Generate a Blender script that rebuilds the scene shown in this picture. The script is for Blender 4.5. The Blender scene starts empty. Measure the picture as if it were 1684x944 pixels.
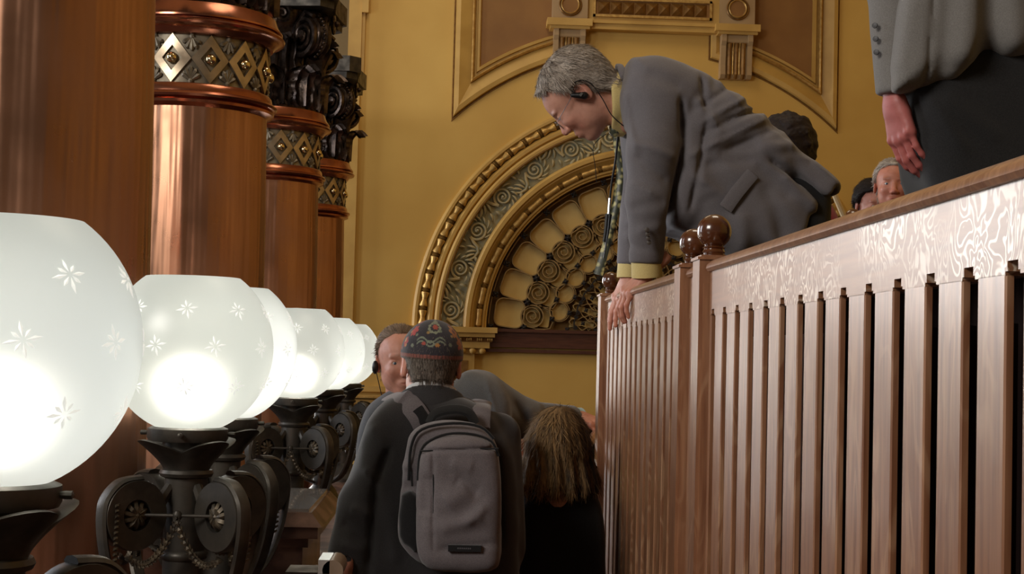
import bpy, bmesh, math, random
import numpy as np
from mathutils import Vector, Matrix
random.seed(7)
PI = math.pi
sc = bpy.context.scene
col = sc.collection

# ------------------------------------------------------------------ camera
F_PX = 2500.0
CAM = Vector((0, 0, 1.6))
ROLL = math.radians(1.5)
yaw = math.atan(102.1 / F_PX)
pitch = math.atan(113.7 / F_PX)
fw = Vector((math.sin(yaw) * math.cos(pitch), math.cos(yaw) * math.cos(pitch), math.sin(pitch)))
rt0 = fw.cross(Vector((0, 0, 1))).normalized()
up0 = rt0.cross(fw).normalized()
RT = rt0 * math.cos(ROLL) + up0 * math.sin(ROLL)
UP = up0 * math.cos(ROLL) - rt0 * math.sin(ROLL)
cd = bpy.data.cameras.new('camera')
cam = bpy.data.objects.new('camera', cd)
col.objects.link(cam)
cam.matrix_world = Matrix(((RT.x, UP.x, -fw.x, CAM.x), (RT.y, UP.y, -fw.y, CAM.y), (RT.z, UP.z, -fw.z, CAM.z), (0, 0, 0, 1)))
cd.sensor_width = 36
cd.lens = F_PX / 1684 * 36
cd.clip_start = 0.05
sc.camera = cam

def at(u, v, Y):
    """the world point seen at pixel (u, v) at distance Y down the hall"""
    d = fw * F_PX + RT * (u - 842) - UP * (v - 472)
    return CAM + d * (Y / d.y)

# ------------------------------------------------------------------ world, lights, exposure
w = bpy.data.worlds.new('world'); sc.world = w; w.use_nodes = True
w.node_tree.nodes['Background'].inputs[0].default_value = (1.0, .86, .68, 1)
w.node_tree.nodes['Background'].inputs[1].default_value = .07
sc.view_settings.view_transform = 'Standard'
sc.view_settings.look = 'None'
sc.view_settings.gamma = 1
sc.view_settings.use_curve_mapping = False
sc.view_settings.exposure = 0.15
sc.cycles.max_bounces = 6
sc.cycles.diffuse_bounces = 3
sc.cycles.caustics_reflective = False
sc.cycles.sample_clamp_indirect = 4

def area(name, loc, target, sx, sy, power, color):
    l = bpy.data.lights.new(name, 'AREA'); l.shape = 'RECTANGLE'; l.size = sx; l.size_y = sy
    l.energy = power; l.color = color
    o = bpy.data.objects.new(name, l); col.objects.link(o)
    o.location = loc
    o.rotation_euler = (Vector(target) - Vector(loc)).to_track_quat('-Z', 'Y').to_euler()
    return o
# tall daylight windows beyond the colonnade on the left
area('window_daylight', (-4.8, 13.2, 2.6), (.57, 2.2, 1.5), 2.4, 3.6, 420, (.96, .95, .93))
area('window_daylight', (-5.5, 10.2, 3.2), (1, 7.0, 1.8), 1.6, 3.0, 110, (.86, .91, 1.0))
area('window_daylight', (-5.5, 5.6, 3.2), (1, 4.5, 1.6), 1.4, 3.0, 110, (.84, .90, 1.0))
# high windows on the left, level with the photographer
area('gallery_daylight', (-4.8, -1.2, 5.0), (0.7, 4.0, 1.9), 2.6, 2.2, 260, (1.0, .95, .88))
# unseen warm fill lamps added overhead, with no fitting built
area('overhead_fill', (-.6, 10.6, 7.6), (.2, 13.5, 1.5), 2.2, 2.2, 50, (1.0, .84, .60))
area('overhead_fill', (1.2, 5.5, 7.0), (.4, 5.5, 1.5), 1.8, 1.8, 40, (1.0, .88, .70))

# ------------------------------------------------------------------ materials
def srgb(r, g, b):
    f = lambda c: (c / 255 / 12.92) if c / 255 <= .04045 else ((c / 255 + .055) / 1.055) ** 2.4
    return (f(r), f(g), f(b), 1)

MATS = {}
def mat(name, c, rough=.5, metal=0, spec=.5, c2=None, nscale=8, bump=0, bscale=60, coat=0, coat_r=.1,
        stretch=(1, 1, 1), sheen=0, ndetail=4, attr=None, emit=None, bdist=.002, lo=.35, hi=.65, rough2=None):
    m = bpy.data.materials.new(name); m.use_nodes = True
    nt = m.node_tree; b = nt.nodes['Principled BSDF']
    b.inputs['Base Color'].default_value = c
    b.inputs['Roughness'].default_value = rough
    b.inputs['Metallic'].default_value = metal
    b.inputs['Specular IOR Level'].default_value = spec
    b.inputs['Coat Weight'].default_value = coat
    b.inputs['Coat Roughness'].default_value = coat_r
    b.inputs['Sheen Weight'].default_value = sheen
    tc = nt.nodes.new('ShaderNodeTexCoord'); mp = nt.nodes.new('ShaderNodeMapping')
    mp.inputs['Scale'].default_value = stretch
    nt.links.new(tc.outputs['Object'], mp.inputs['Vector'])
    src = None
    if attr:
        a = nt.nodes.new('ShaderNodeAttribute'); a.attribute_name = attr
        src = a.outputs['Color']
    if c2 is not None or rough2 is not None:
        n = nt.nodes.new('ShaderNodeTexNoise'); n.inputs['Scale'].default_value = nscale
        n.inputs['Detail'].default_value = ndetail
        nt.links.new(mp.outputs[0], n.inputs['Vector'])
        mr = nt.nodes.new('ShaderNodeMapRange'); mr.inputs[1].default_value = lo; mr.inputs[2].default_value = hi
        nt.links.new(n.outputs['Fac'], mr.inputs[0])
        if c2 is not None:
            mx = nt.nodes.new('ShaderNodeMix'); mx.data_type = 'RGBA'
            mx.inputs[6].default_value = c; mx.inputs[7].default_value = c2
            if src is not None:
                nt.links.new(src, mx.inputs[6])
                mr.inputs[4].default_value = .35
            nt.links.new(mr.outputs[0], mx.inputs[0])
            src = mx.outputs[2]
        if rough2 is not None:
            r2 = nt.nodes.new('ShaderNodeMapRange'); r2.inputs[3].default_value = rough; r2.inputs[4].default_value = rough2
            nt.links.new(mr.outputs[0], r2.inputs[0]); nt.links.new(r2.outputs[0], b.inputs['Roughness'])
    if src is not None:
        nt.links.new(src, b.inputs['Base Color'])
    if bump:
        n2 = nt.nodes.new('ShaderNodeTexNoise'); n2.inputs['Scale'].default_value = bscale; n2.inputs['Detail'].default_value = 5
        nt.links.new(mp.outputs[0], n2.inputs['Vector'])
        bp = nt.nodes.new('ShaderNodeBump'); bp.inputs['Strength'].default_value = bump; bp.inputs['Distance'].default_value = bdist
        nt.links.new(n2.outputs['Fac'], bp.inputs['Height']); nt.links.new(bp.outputs[0], b.inputs['Normal'])
    if emit:
        b.inputs['Emission Color'].default_value = emit[0]; b.inputs['Emission Strength'].default_value = emit[1]
    MATS[name] = m
    return m

M_wall = mat('ochre_plaster', srgb(222, 182, 98), .62, c2=srgb(210, 168, 86), nscale=1.3, bump=.15, bscale=30)
M_trim = mat('ochre_trim', srgb(208, 168, 92), .5, c2=srgb(192, 152, 80), nscale=4)
M_panel = mat('brown_panel_paint', srgb(150, 106, 54), .6, c2=srgb(136, 94, 48), nscale=3)
M_rose = mat('mauve_trim_paint', srgb(178, 150, 112), .6, c2=srgb(168, 138, 100), nscale=3)
M_gold = mat('gilding', srgb(216, 178, 106), .36, metal=.45, c2=srgb(184, 144, 80), nscale=30, bump=.3, bscale=80)
M_gold2 = mat('dull_gilding', srgb(150, 110, 56), .45, metal=.4, c2=srgb(124, 88, 44), nscale=20)
M_carve = mat('tan_carving_shaded', srgb(212, 190, 138), .6, c2=srgb(178, 176, 150), nscale=14, bump=.3, bscale=90)  # tan carving; grey-green shadow tone is mixed into its colour
M_carve_bg = mat('carving_ground', srgb(172, 158, 118), .7, c2=srgb(150, 152, 132), nscale=16, bump=.5, bscale=70, bdist=.006)  # darker, greener ground holds the shadow tone between the scrolls
M_lat = mat('tan_lattice_strip', srgb(176, 144, 90), .5, c2=srgb(146, 116, 70), nscale=20)
M_iron = mat('black_iron', srgb(38, 34, 34), .5, spec=.4)
M_sill = mat('brown_stained_beam', srgb(98, 58, 40), .4, c2=srgb(78, 44, 30), nscale=6, stretch=(1, 6, 8), coat=.2)
M_bronze = mat('dark_bronze', srgb(82, 76, 68), .38, metal=.5, c2=srgb(58, 54, 49), nscale=18, bump=.12, bscale=80, rough2=.55)
M_bronze2 = mat('aged_capital_bronze', srgb(100, 84, 74), .28, metal=.8, c2=srgb(50, 42, 38), nscale=22, bump=.35, bscale=60, bdist=.004)
M_garland = mat('worn_garland_bronze', srgb(104, 92, 74), .45, metal=.5, c2=srgb(58, 52, 44), nscale=60)
M_band = mat('pewter_band', srgb(152, 140, 120), .45, metal=.5, c2=srgb(112, 102, 86), nscale=20, bump=.2)
M_lozenge = mat('brushed_pewter', srgb(196, 176, 150), .3, metal=.8, c2=srgb(158, 142, 120), nscale=12)
M_bead = mat('polished_brass_bead', srgb(226, 206, 160), .14, metal=1)
M_cream = mat('cream_plaster', srgb(226, 200, 150), .6)
M_floor = mat('carpet_floor', srgb(70, 48, 40), .9)
M_ceil = mat('ceiling_paint', srgb(190, 160, 110), .8)
M_marble = mat('brown_marble', srgb(128, 96, 82), .3, c2=srgb(74, 52, 46), nscale=9, ndetail=8, coat=.25, coat_r=.15, lo=.42, hi=.6)
M_black = mat('black_plastic', srgb(20, 20, 22), .35)
M_silver = mat('silver_metal', srgb(200, 200, 200), .25, metal=1)

def copper():
    m = bpy.data.materials.new('polished_copper'); m.use_nodes = True
    nt = m.node_tree; b = nt.nodes['Principled BSDF']; L = nt.links
    tc = nt.nodes.new('ShaderNodeTexCoord'); mp = nt.nodes.new('ShaderNodeMapping')
    mp.inputs['Scale'].default_value = (7, 7, .5); L.new(tc.outputs['Object'], mp.inputs[0])
    n = nt.nodes.new('ShaderNodeTexNoise'); n.inputs['Scale'].default_value = 1.6; n.inputs['Detail'].default_value = 3; L.new(mp.outputs[0], n.inputs[0])
    cr = nt.nodes.new('ShaderNodeMix'); cr.data_type = 'RGBA'
    cr.inputs[6].default_value = srgb(202, 152, 122); cr.inputs[7].default_value = srgb(150, 104, 80)
    L.new(n.outputs['Fac'], cr.inputs[0]); L.new(cr.outputs[2], b.inputs['Base Color'])
    b.inputs['Metallic'].default_value = .92
    n3 = nt.nodes.new('ShaderNodeTexNoise'); n3.inputs['Scale'].default_value = 5; n3.inputs['Detail'].default_value = 5
    L.new(tc.outputs['Object'], n3.inputs[0])
    mr = nt.nodes.new('ShaderNodeMapRange'); mr.inputs[1].default_value = .3; mr.inputs[2].default_value = .7
    mr.inputs[3].default_value = .24; mr.inputs[4].default_value = .42
    L.new(n3.outputs['Fac'], mr.inputs[0]); L.new(mr.outputs[0], b.inputs['Roughness'])
    mp2 = nt.nodes.new('ShaderNodeMapping'); mp2.inputs['Scale'].default_value = (9, 9, .35); L.new(tc.outputs['Object'], mp2.inputs[0])
    n2 = nt.nodes.new('ShaderNodeTexNoise'); n2.inputs['Scale'].default_value = 1.5; L.new(mp2.outputs[0], n2.inputs[0])
    bp = nt.nodes.new('ShaderNodeBump'); bp.inputs['Strength'].default_value = .5; bp.inputs['Distance'].default_value = .03
    L.new(n2.outputs['Fac'], bp.inputs['Height']); L.new(bp.outputs[0], b.inputs['Normal'])
    return m
M_copper = copper()
M_copper_s = mat('copper_moulding', srgb(190, 124, 96), .2, metal=.95, c2=srgb(160, 98, 74), nscale=6)

def oak(name, base, dark, fleck, fl_amt=.6, axis='z', rough=.3):
    """stained quartersawn oak: fibre grain along the board and pale wavy ray fleck"""
    m = bpy.data.materials.new(name); m.use_nodes = True
    nt = m.node_tree; b = nt.nodes['Principled BSDF']; L = nt.links
    tc = nt.nodes.new('ShaderNodeTexCoord'); mp = nt.nodes.new('ShaderNodeMapping')
    mp.inputs['Scale'].default_value = {'z': (40, 40, 2.2), 'y': (40, 2.2, 40)}[axis]
    L.new(tc.outputs['Object'], mp.inputs[0])
    n = nt.nodes.new('ShaderNodeTexNoise'); n.inputs['Scale'].default_value = 2.2; n.inputs['Detail'].default_value = 6; L.new(mp.outputs[0], n.inputs[0])
    mr = nt.nodes.new('ShaderNodeMapRange'); mr.inputs[1].default_value = .32; mr.inputs[2].default_value = .68; L.new(n.outputs['Fac'], mr.inputs[0])
    mx = nt.nodes.new('ShaderNodeMix'); mx.data_type = 'RGBA'; mx.inputs[6].default_value = base; mx.inputs[7].default_value = dark
    L.new(mr.outputs[0], mx.inputs[0])
    # ray fleck: contour lines of a warped noise
    n2 = nt.nodes.new('ShaderNodeTexNoise'); n2.inputs['Scale'].default_value = 15 if axis == 'y' else 9; n2.inputs['Detail'].default_value = 2.0
    n2.inputs['Distortion'].default_value = .6
    mp2 = nt.nodes.new('ShaderNodeMapping'); mp2.inputs['Scale'].default_value = (1, 1.3, 1) if axis == 'y' else (1.5, 1.5, .35)
    L.new(tc.outputs['Object'], mp2.inputs[0]); L.new(mp2.outputs[0], n2.inputs[0])
    ml = nt.nodes.new('ShaderNodeMath'); ml.operation = 'MULTIPLY'; ml.inputs[1].default_value = 60; L.new(n2.outputs['Fac'], ml.inputs[0])
    sn = nt.nodes.new('ShaderNodeMath'); sn.operation = 'SINE'; L.new(ml.outputs[0], sn.inputs[0])
    m2 = nt.nodes.new('ShaderNodeMapRange'); m2.inputs[1].default_value = .1; m2.inputs[2].default_value = .9; m2.inputs[4].default_value = fl_amt
    L.new(sn.outputs[0], m2.inputs[0])
    n4 = nt.nodes.new('ShaderNodeTexNoise'); n4.inputs['Scale'].default_value = 5; L.new(tc.outputs['Object'], n4.inputs[0])
    m4 = nt.nodes.new('ShaderNodeMapRange'); m4.inputs[1].default_value = .38; m4.inputs[2].default_value = .6; L.new(n4.outputs['Fac'], m4.inputs[0])
    mu = nt.nodes.new('ShaderNodeMath'); mu.operation = 'MULTIPLY'; L.new(m2.outputs[0], mu.inputs[0]); L.new(m4.outputs[0], mu.inputs[1])
    mx2 = nt.nodes.new('ShaderNodeMix'); mx2.data_type = 'RGBA'; mx2.inputs[7].default_value = fleck
    L.new(mu.outputs[0], mx2.inputs[0]); L.new(mx.outputs[2], mx2.inputs[6]); L.new(mx2.outputs[2], b.inputs['Base Color'])
    b.inputs['Roughness'].default_value = rough
    cw = nt.nodes.new('ShaderNodeMapRange'); cw.inputs[3].default_value = .5 if axis == 'y' else .9; cw.inputs[4].default_value = 1.0
    L.new(mu.outputs[0], cw.inputs[0]); L.new(cw.outputs[0], b.inputs['Coat Weight']); b.inputs['Coat Roughness'].default_value = .3; b.inputs['Coat IOR'].default_value = 1.7
    bp = nt.nodes.new('ShaderNodeBump'); bp.inputs['Strength'].default_value = .25; bp.inputs['Distance'].default_value = .001
    L.new(n.outputs['Fac'], bp.inputs['Height']); L.new(bp.outputs[0], b.inputs['Normal']); L.new(bp.outputs[0], b.inputs['Coat Normal'])
    return m
M_oak = oak('stained_oak', srgb(172, 122, 88), srgb(132, 84, 56), srgb(206, 164, 128), .4, rough=.38)
M_oak_band = oak('flecked_oak', srgb(170, 122, 88), srgb(142, 96, 66), srgb(240, 220, 196), .9, axis='y', rough=.35)  # ray fleck paled so its colour carries sheen as well as grain
M_oak_shade = oak('gap_shaded_oak', srgb(66, 38, 28), srgb(44, 25, 19), srgb(82, 50, 36), .3)  # same oak for the rear slats, with the gap's shade in its colour
M_void = mat('gap_shade_tint', srgb(44, 27, 21), .9, spec=.08)  # near-black brown stands for the shade behind the slats
M_ball = mat('turned_oak_varnish', srgb(104, 58, 30), .25, c2=srgb(80, 42, 22), nscale=10, stretch=(1, 1, 4), coat=1, coat_r=.06)

# ------------------------------------------------------------------ mesh helpers
def tag(o, label=None, cat=None, group=None, kind=None):
    if label: o['label'] = label
    if cat: o['category'] = cat
    if group: o['group'] = group
    if kind: o['kind'] = kind
    return o

def empty(name, loc, label, cat, group=None, rz=0):
    o = bpy.data.objects.new(name, None); col.objects.link(o); o.empty_display_size = .1
    o.location = loc; o.rotation_euler = (0, 0, rz)
    return tag(o, label, cat, group)

def place(o, parent=None, world=False):
    """parent o; when world is set the mesh was made in world coordinates"""
    if parent is not None:
        o.parent = parent
        if world:
            o.matrix_parent_inverse = chain(parent).inverted()
    return o

def chain(o):
    m = Matrix.LocRotScale(o.location, o.rotation_euler, o.scale)
    while o.parent is not None:
        p = o.parent
        m = Matrix.LocRotScale(p.location, p.rotation_euler, p.scale) @ o.matrix_parent_inverse @ m
        o = p
    return m

def mk(name, verts, faces, m, parent=None, smooth=True, world=False, sharp=None):
    me = bpy.data.meshes.new(name)
    me.from_pydata([tuple(map(float, v)) for v in verts], [], faces)
    me.materials.append(m)
    if smooth:
        me.polygons.foreach_set('use_smooth', [True] * len(me.polygons))
        if sharp is not None:
            me.set_sharp_from_angle(angle=math.radians(sharp))
    me.update()
    o = bpy.data.objects.new(name, me); col.objects.link(o)
    return place(o, parent, world)

def smooth_path(pts, k=4):
    pts = [Vector(p) for p in pts]; out = []
    for i in range(len(pts) - 1):
        a = pts[max(i - 1, 0)]; b = pts[i]; c = pts[i + 1]; d = pts[min(i + 2, len(pts) - 1)]
        for j in range(k):
            t = j / k
            out.append(.5 * ((2 * b) + (c - a) * t + (2 * a - 5 * b + 4 * c - d) * t * t + (3 * b - a - 3 * c + d) * t ** 3))
    return out + [pts[-1]]

class MB:
    def __init__(s): s.v = []; s.f = []
    def add(s, v, f):
        n = len(s.v); s.v += [tuple(x) for x in v]; s.f += [tuple(i + n for i in q) for q in f]; return s
    def box(s, x0, x1, y0, y1, z0, z1, M=None):
        v = [(x, y, z) for x in (x0, x1) for y in (y0, y1) for z in (z0, z1)]
        if M is not None: v = [M @ Vector(p) for p in v]
        return s.add(v, [(0, 1, 3, 2), (4, 6, 7, 5), (0, 4, 5, 1), (2, 3, 7, 6), (0, 2, 6, 4), (1, 5, 7, 3)])
    def lathe(s, prof, n=32, c=(0, 0, 0), axis=None, a0=0, a1=2 * PI, cap=True):
        """prof: list of (r, z)"""
        full = abs(a1 - a0 - 2 * PI) < 1e-6
        k = n if full else n + 1
        v = []
        for r, z in prof:
            for i in range(k):
                a = a0 + (a1 - a0) * i / n
                v.append(Vector((r * math.cos(a), r * math.sin(a), z)))
        if axis is not None:
            q = Vector((0, 0, 1)).rotation_difference(Vector(axis))
            v = [q @ p for p in v]
        v = [p + Vector(c) for p in v]
        f = []
        for j in range(len(prof) - 1):
            for i in range(n if full else n):
                a, b = j * k + i, j * k + (i + 1) % k
                if not full and i + 1 >= k: continue
                f.append((a, b, b + k, a + k))
        if full and cap:
            if prof[0][0] > 1e-5: f.append(tuple(range(k))[::-1])
            if prof[-1][0] > 1e-5: f.append(tuple((len(prof) - 1) * k + i for i in range(k)))
        return s.add(v, f)
    def tube(s, pts, r, n=8, closed=False, flat=None, upv=None):
        """swept tube; r number or list; flat=(a,b) scales of the section along side and up"""
        pts = [Vector(p) for p in pts]; m = len(pts)
        rr = r if isinstance(r, (list, tuple)) else [r] * m
        fa, fb = flat or (1, 1)
        v = []; prev = None
        for i, p in enumerate(pts):
            if closed: t = pts[(i + 1) % m] - pts[i - 1]
            else: t = pts[min(i + 1, m - 1)] - pts[max(i - 1, 0)]
            t.normalize()
            if upv is not None:
                b = Vector(upv); b = (b - t * b.dot(t)).normalized()
                side = t.cross(b)
            else:
                if prev is None: prev = t.orthogonal().normalized()
                side = (prev - t * prev.dot(t)).normalized(); prev = side
                b = side.cross(t)
            for k in range(n):
                a = 2 * PI * k / n
                v.append(p + side * (math.cos(a) * rr[i] * fa) + b * (math.sin(a) * rr[i] * fb))
        f = []
        for i in range(m if closed else m - 1):
            for k in range(n):
                a = i * n + k; b2 = i * n + (k + 1) % n; j = ((i + 1) % m) * n
                f.append((a, b2, j + (k + 1) % n, j + k))
        if not closed:
            f.append(tuple(range(n))[::-1]); f.append(tuple((m - 1) * n + k for k in range(n)))
        return s.add(v, f)
    def sphere(s, c, r, n=12, sc3=(1, 1, 1), M=None):
        prof = [(math.sin(PI * i / n), -math.cos(PI * i / n)) for i in range(n + 1)]
        t = MB(); t.lathe([(max(a, 1e-4), z) for a, z in prof], n * 2)
        v = [Vector((p[0] * r * sc3[0], p[1] * r * sc3[1], p[2] * r * sc3[2])) for p in t.v]
        if M is not None: v = [M @ p for p in v]
        return s.add([p + Vector(c) for p in v], t.f)
    def prism(s, poly, fn, d0, d1):
        """poly: 2-D outline; fn(a, b, d) -> point"""
        n = len(poly)
        v = [fn(a, b, d0) for a, b in poly] + [fn(a, b, d1) for a, b in poly]
        return s.add(v, [tuple(range(n))[::-1], tuple(range(n, 2 * n))] + [(i, (i + 1) % n, n + (i + 1) % n, n + i) for i in range(n)])
    def xf(s, M):
        s.v = [tuple(M @ Vector(p)) for p in s.v]; return s
    def obj(s, name, m, parent=None, smooth=True, world=False, sharp=35):
        return mk(name, s.v, s.f, m, parent, smooth, world, sharp)

def copy_tree(o, parent=None):
    c = o.copy(); col.objects.link(c)
    if parent is not None: c.parent = parent
    for ch in list(o.children):
        copy_tree(ch, c)
    return c

def dup(o, parent=None, M=None):
    c = o.copy(); col.objects.link(c); c.parent = parent
    if M is not None: c.matrix_basis = M
    for ch in list(o.children): copy_tree(ch, c)
    return c
# ------------------------------------------------------------------ room shell
W = 14.0
def struct(name, mb, m, **k):
    o = mb.obj(name, m, smooth=False, **k); o['kind'] = 'structure'; return o
AC = at(1066, 547, W)                       # centre of the arched grille
ax, az = AC.x, AC.z
PXM = W / F_PX
R_OP = 268 * PXM
struct('floor', MB().box(-6, 7, -7, 18, -.1, 0), M_floor)
struct('ceiling', MB().box(-6, 7, -7, 18, 9, 9.1), M_ceil)
struct('wall_right', MB().box(6.5, 6.6, -7, 14, 0, 9), M_wall)
XL = at(577, 60, W).x
# back wall with the half-round opening
mb = MB(); N = 64; zt = 9.0; xr = 6.5
arc = [(ax + R_OP * math.cos(PI * i / N), az + R_OP * math.sin(PI * i / N)) for i in range(N + 1)]
outer = []
for (x, z) in arc:
    outer.append((x, zt))
v = []; f = []
for y in (W, W + .35):
    for (x, z), (xo, zo) in zip(arc, outer): v += [(x, y, z), (xo, y, zo)]
n2 = 2 * (N + 1)
for i in range(N):
    f.append((2 * i, 2 * i + 2, 2 * i + 3, 2 * i + 1))
    f.append((2 * i, 2 * i + n2, 2 * i + 2 + n2, 2 * i + 2))
mb.add(v, f)
mb.box(XL, ax - R_OP, W, W + .35, 0, zt).box(ax + R_OP, xr, W, W + .35, 0, zt).box(ax - R_OP, ax + R_OP, W, W + .35, 0, az)
struct('wall_back', mb, M_wall)
struct('wall_passage', MB().box(-6, 3, 17.5, 17.6, 0, 9), M_cream)
# the reveal that closes the arch behind its grille
struct('trim_1', MB().box(ax - 1.7, ax + 1.7, W + .19, W + .3, az - .2, az + 1.7), mat('shaded_ochre_backing', srgb(150, 112, 58), .7))  # browner than the wall: shade of the ribbons put into its colour
# pilaster edge with a small bracket at the wall's left end
pz = at(577, 105, W).z
mb = MB().box(XL - .02, XL + .1, W - .05, W, pz - 3, 9)
mb.box(XL + .1, XL + .16, W - .07, W, at(590, 22, W).z, 9)
mb.box(XL + .1, XL + .13, W - .03, W, pz - .2, at(590, 22, W).z)
struct('trim_2', mb, M_trim)

# ------------------------------------------------------------------ the great arch: mouldings, beads, carving
def polar(r, a, y):                          # a in degrees from the left springing
    t = math.radians(180 - a)
    return Vector((ax + r * math.cos(t), y, az + r * math.sin(t)))

arch = empty('arch_surround', (ax, W, az), 'broad half-round gilded arch moulding around the scrolled grille in the ochre wall', 'arch')
def ring_sweep(name, prof, m, n=96, a0=0, a1=180):
    """prof: (radius in px, projection in m) swept round the arch"""
    mb = MB(); k = len(prof); v = []; f = []
    for i in range(n + 1):
        a = a0 + (a1 - a0) * i / n
        for r, d in prof: v.append(polar(r * PXM, a, W - d))
    for i in range(n):
        for j in range(k - 1):
            f.append((i * k + j, i * k + j + 1, (i + 1) * k + j + 1, (i + 1) * k + j))
    mb.add(v, f)
    return mb.obj(name, m, arch, world=True, sharp=30)
ring_sweep('outer_moulding', [(390, -.01), (390, .03), (386, .045), (382, .045), (380, .03), (379, .02), (367, .02), (366, .05), (362, .075), (357, .075), (354, .05), (353, .09), (350, .10), (346, .10), (343, .05), (342, .02)], M_trim)
ring_sweep('carving_ground', [(343, .02), (306, .02)], M_carve_bg)
ring_sweep('inner_moulding', [(307, .02), (306, .07), (302, .09), (296, .09), (294, .06), (292, .06), (289, .035), (286, .02), (277, .01), (275, .03), (272, .03), (270, 0), (268, -.02), (268, -.24)], M_trim)
ring_sweep('dark_fillet', [(345.5, .103), (344, .104), (343.5, .09)], M_gold2)

def arc_bead(r_px, rad, pinch, span, y, nreel, mname, name, count, off=0):
    """one bone-shaped bead with its reels, bent on the arch; count copies"""
    R = r_px * PXM; L = R * math.radians(span)
    prof = []
    prof += [(.001, -.5), (rad * .8, -.5), (rad, -.485), (rad * .8, -.47)]
    if nreel > 1: prof += [(rad * .55, -.455), (rad * .95, -.435), (rad * .55, -.415)]
    else: prof += [(rad * .55, -.45)]
    prof += [(rad * .95, -.38), (rad * 1.0, -.33), (rad * pinch, -.05), (rad * pinch, .05), (rad, .33), (rad * .95, .38), (rad * .55, .42)]
    prof += [(rad * .95, .44), (rad * .55, .46), (rad * .8, .47), (rad, .485), (.001, .5)]
    mb = MB().lathe([(r, z * L) for r, z in prof], 10)
    base = None
    for k in range(count):
        a = off + (k + .5) * span
        if base is None:
            o = mb.obj(name, mname, arch, sharp=40); base = o
            o.parent = arch
        else:
            o = base.copy(); col.objects.link(o); o.parent = arch
        t = math.radians(180 - a)
        rot = Matrix.Rotation(-(t), 4, 'Y')
        o.matrix_basis = Matrix.Translation((R * math.cos(t), -y, R * math.sin(t))) @ rot
arc_bead(373, .040, .58, 180 / 39, .045, 2, M_gold, 'bead', 39)
arc_bead(281, .031, .88, 180 / 25, .03, 2, M_gold, 'bead', 25)

# carved rinceau: 15 scroll units between the mouldings
def spiral_pts(turns, r0, r1, n, sgn=1, ph=0):
    return [((r0 + (r1 - r0) * i / n) * math.cos(ph + sgn * turns * 2 * PI * i / n), (r0 + (r1 - r0) * i / n) * math.sin(ph + sgn * turns * 2 * PI * i / n)) for i in range(n + 1)]
def scroll_unit(mirror):
    mb = MB(); s = -1 if mirror else 1
    def T(p, h): return (p[0], -h, p[1] * s)
    sp = spiral_pts(2.1, .088, .012, 40, 1, PI * .9)
    mb.tube([T(p, .012 + .02 * i / 40) for i, p in enumerate(sp)], [.0125 - .006 * i / 40 for i in range(41)], 6)
    mb.sphere((0, -.035, 0), .014, 5)
    # stem sweeping to the next scroll
    st = [(.088 * math.cos(PI * .9) - .0, .088 * math.sin(PI * .9)), (-.11, -.02), (-.13, -.075), (-.17, -.105), (-.23, -.10), (-.29, -.055)]
    mb.tube([T(p, .014) for p in st], [.013, .015, .016, .015, .013, .009], 6)
    # leaves: tapered curved blades
    def leaf(a, r, ln, wd, bend, h=.02):
        p = []
        for i in range(6):
            t = i / 5; aa = a + bend * t
            p.append(((r + ln * t) * math.cos(aa), (r + ln * t) * math.sin(aa)))
        mb.tube([T(q, h + .012 * math.sin(PI * i / 5)) for i, q in enumerate(p)], [wd * (.35 + math.sin(PI * (i + .6) / 6)) * (.75 if i < 5 else .3) for i in range(6)], 5, flat=(1, .7))
    for a, ln, wd, b in [(.2, .045, .012, .5), (.65, .05, .012, .5), (1.1, .045, .011, .5), (1.6, .04, .011, .45), (2.1, .035, .010, .4),
                         (-.3, .045, .011, .5), (-.8, .05, .011, .55), (-1.3, .04, .010, .5), (-1.8, .03, .009, .5)]:
        leaf(a, .092, ln, wd, b)
    for (x, z, a, ln) in [(-.17, -.085, 1.9, .10), (-.2, -.085, 2.2, .12), (-.15, -.07, 1.5, .09), (-.22, -.11, 3.6, .05), (-.19, .02, 1.7, .07), (-.14, .045, 1.2, .06), (-.13, -.1, 4.6, .02)]:
        p = [(x + math.cos(a + .35 * t) * ln * t, z + math.sin(a + .35 * t) * ln * t) for t in (0, .25, .5, .75, 1)]
        mb.tube([T(q, .02 + .008 * math.sin(i)) for i, q in enumerate(p)], [.006, .013, .014, .010, .003], 5, flat=(1, .7))
    return mb
bases = [None, None]
for k in range(15):
    a = 5 + 12.1 * k
    R = 328 * PXM; t = math.radians(180 - a)
    j = k % 2
    if bases[j] is None:
        o = scroll_unit(j == 1).obj('carved_scroll', M_carve, arch, sharp=50); bases[j] = o
    else:
        o = bases[j].copy(); col.objects.link(o); o.parent = arch
    # local +x along the arch (clockwise), local z outward
    o.matrix_basis = Matrix.Translation((R * math.cos(t), -.02, R * math.sin(t))) @ Matrix.Rotation(PI / 2 - t, 4, 'Y')

# ------------------------------------------------------------------ grille in the arch
gr = empty('arched_grille', (ax, W + .12, az), 'half-round wrought grille of rounded squares, spirals and rings filling the arch', 'grille')
def ribbon(pts, th, d, closed=True):
    """strip on edge following 2-D pts, depth d along y"""
    n = len(pts); mb = MB(); v = []; f = []
    for i in range(n):
        p = Vector(pts[i]); a = Vector(pts[(i + 1) % n] if closed or i < n - 1 else pts[i]); b = Vector(pts[i - 1] if closed or i > 0 else pts[i])
        t = (a - b); t.normalize(); nn = Vector((-t.y, t.x)) * th / 2
        for q in (p + nn, p - nn):
            v += [(q.x, -d / 2, q.y), (q.x, d / 2, q.y)]
    m = n if closed else n - 1
    for i in range(m):
        a = 4 * i; b = 4 * ((i + 1) % n)
        f += [(a, b, b + 1, a + 1), (a + 2, a + 3, b + 3, b + 2), (a, a + 2, b + 2, b), (a + 1, b + 1, b + 3, a + 3)]
    return mb.add(v, f)
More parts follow.
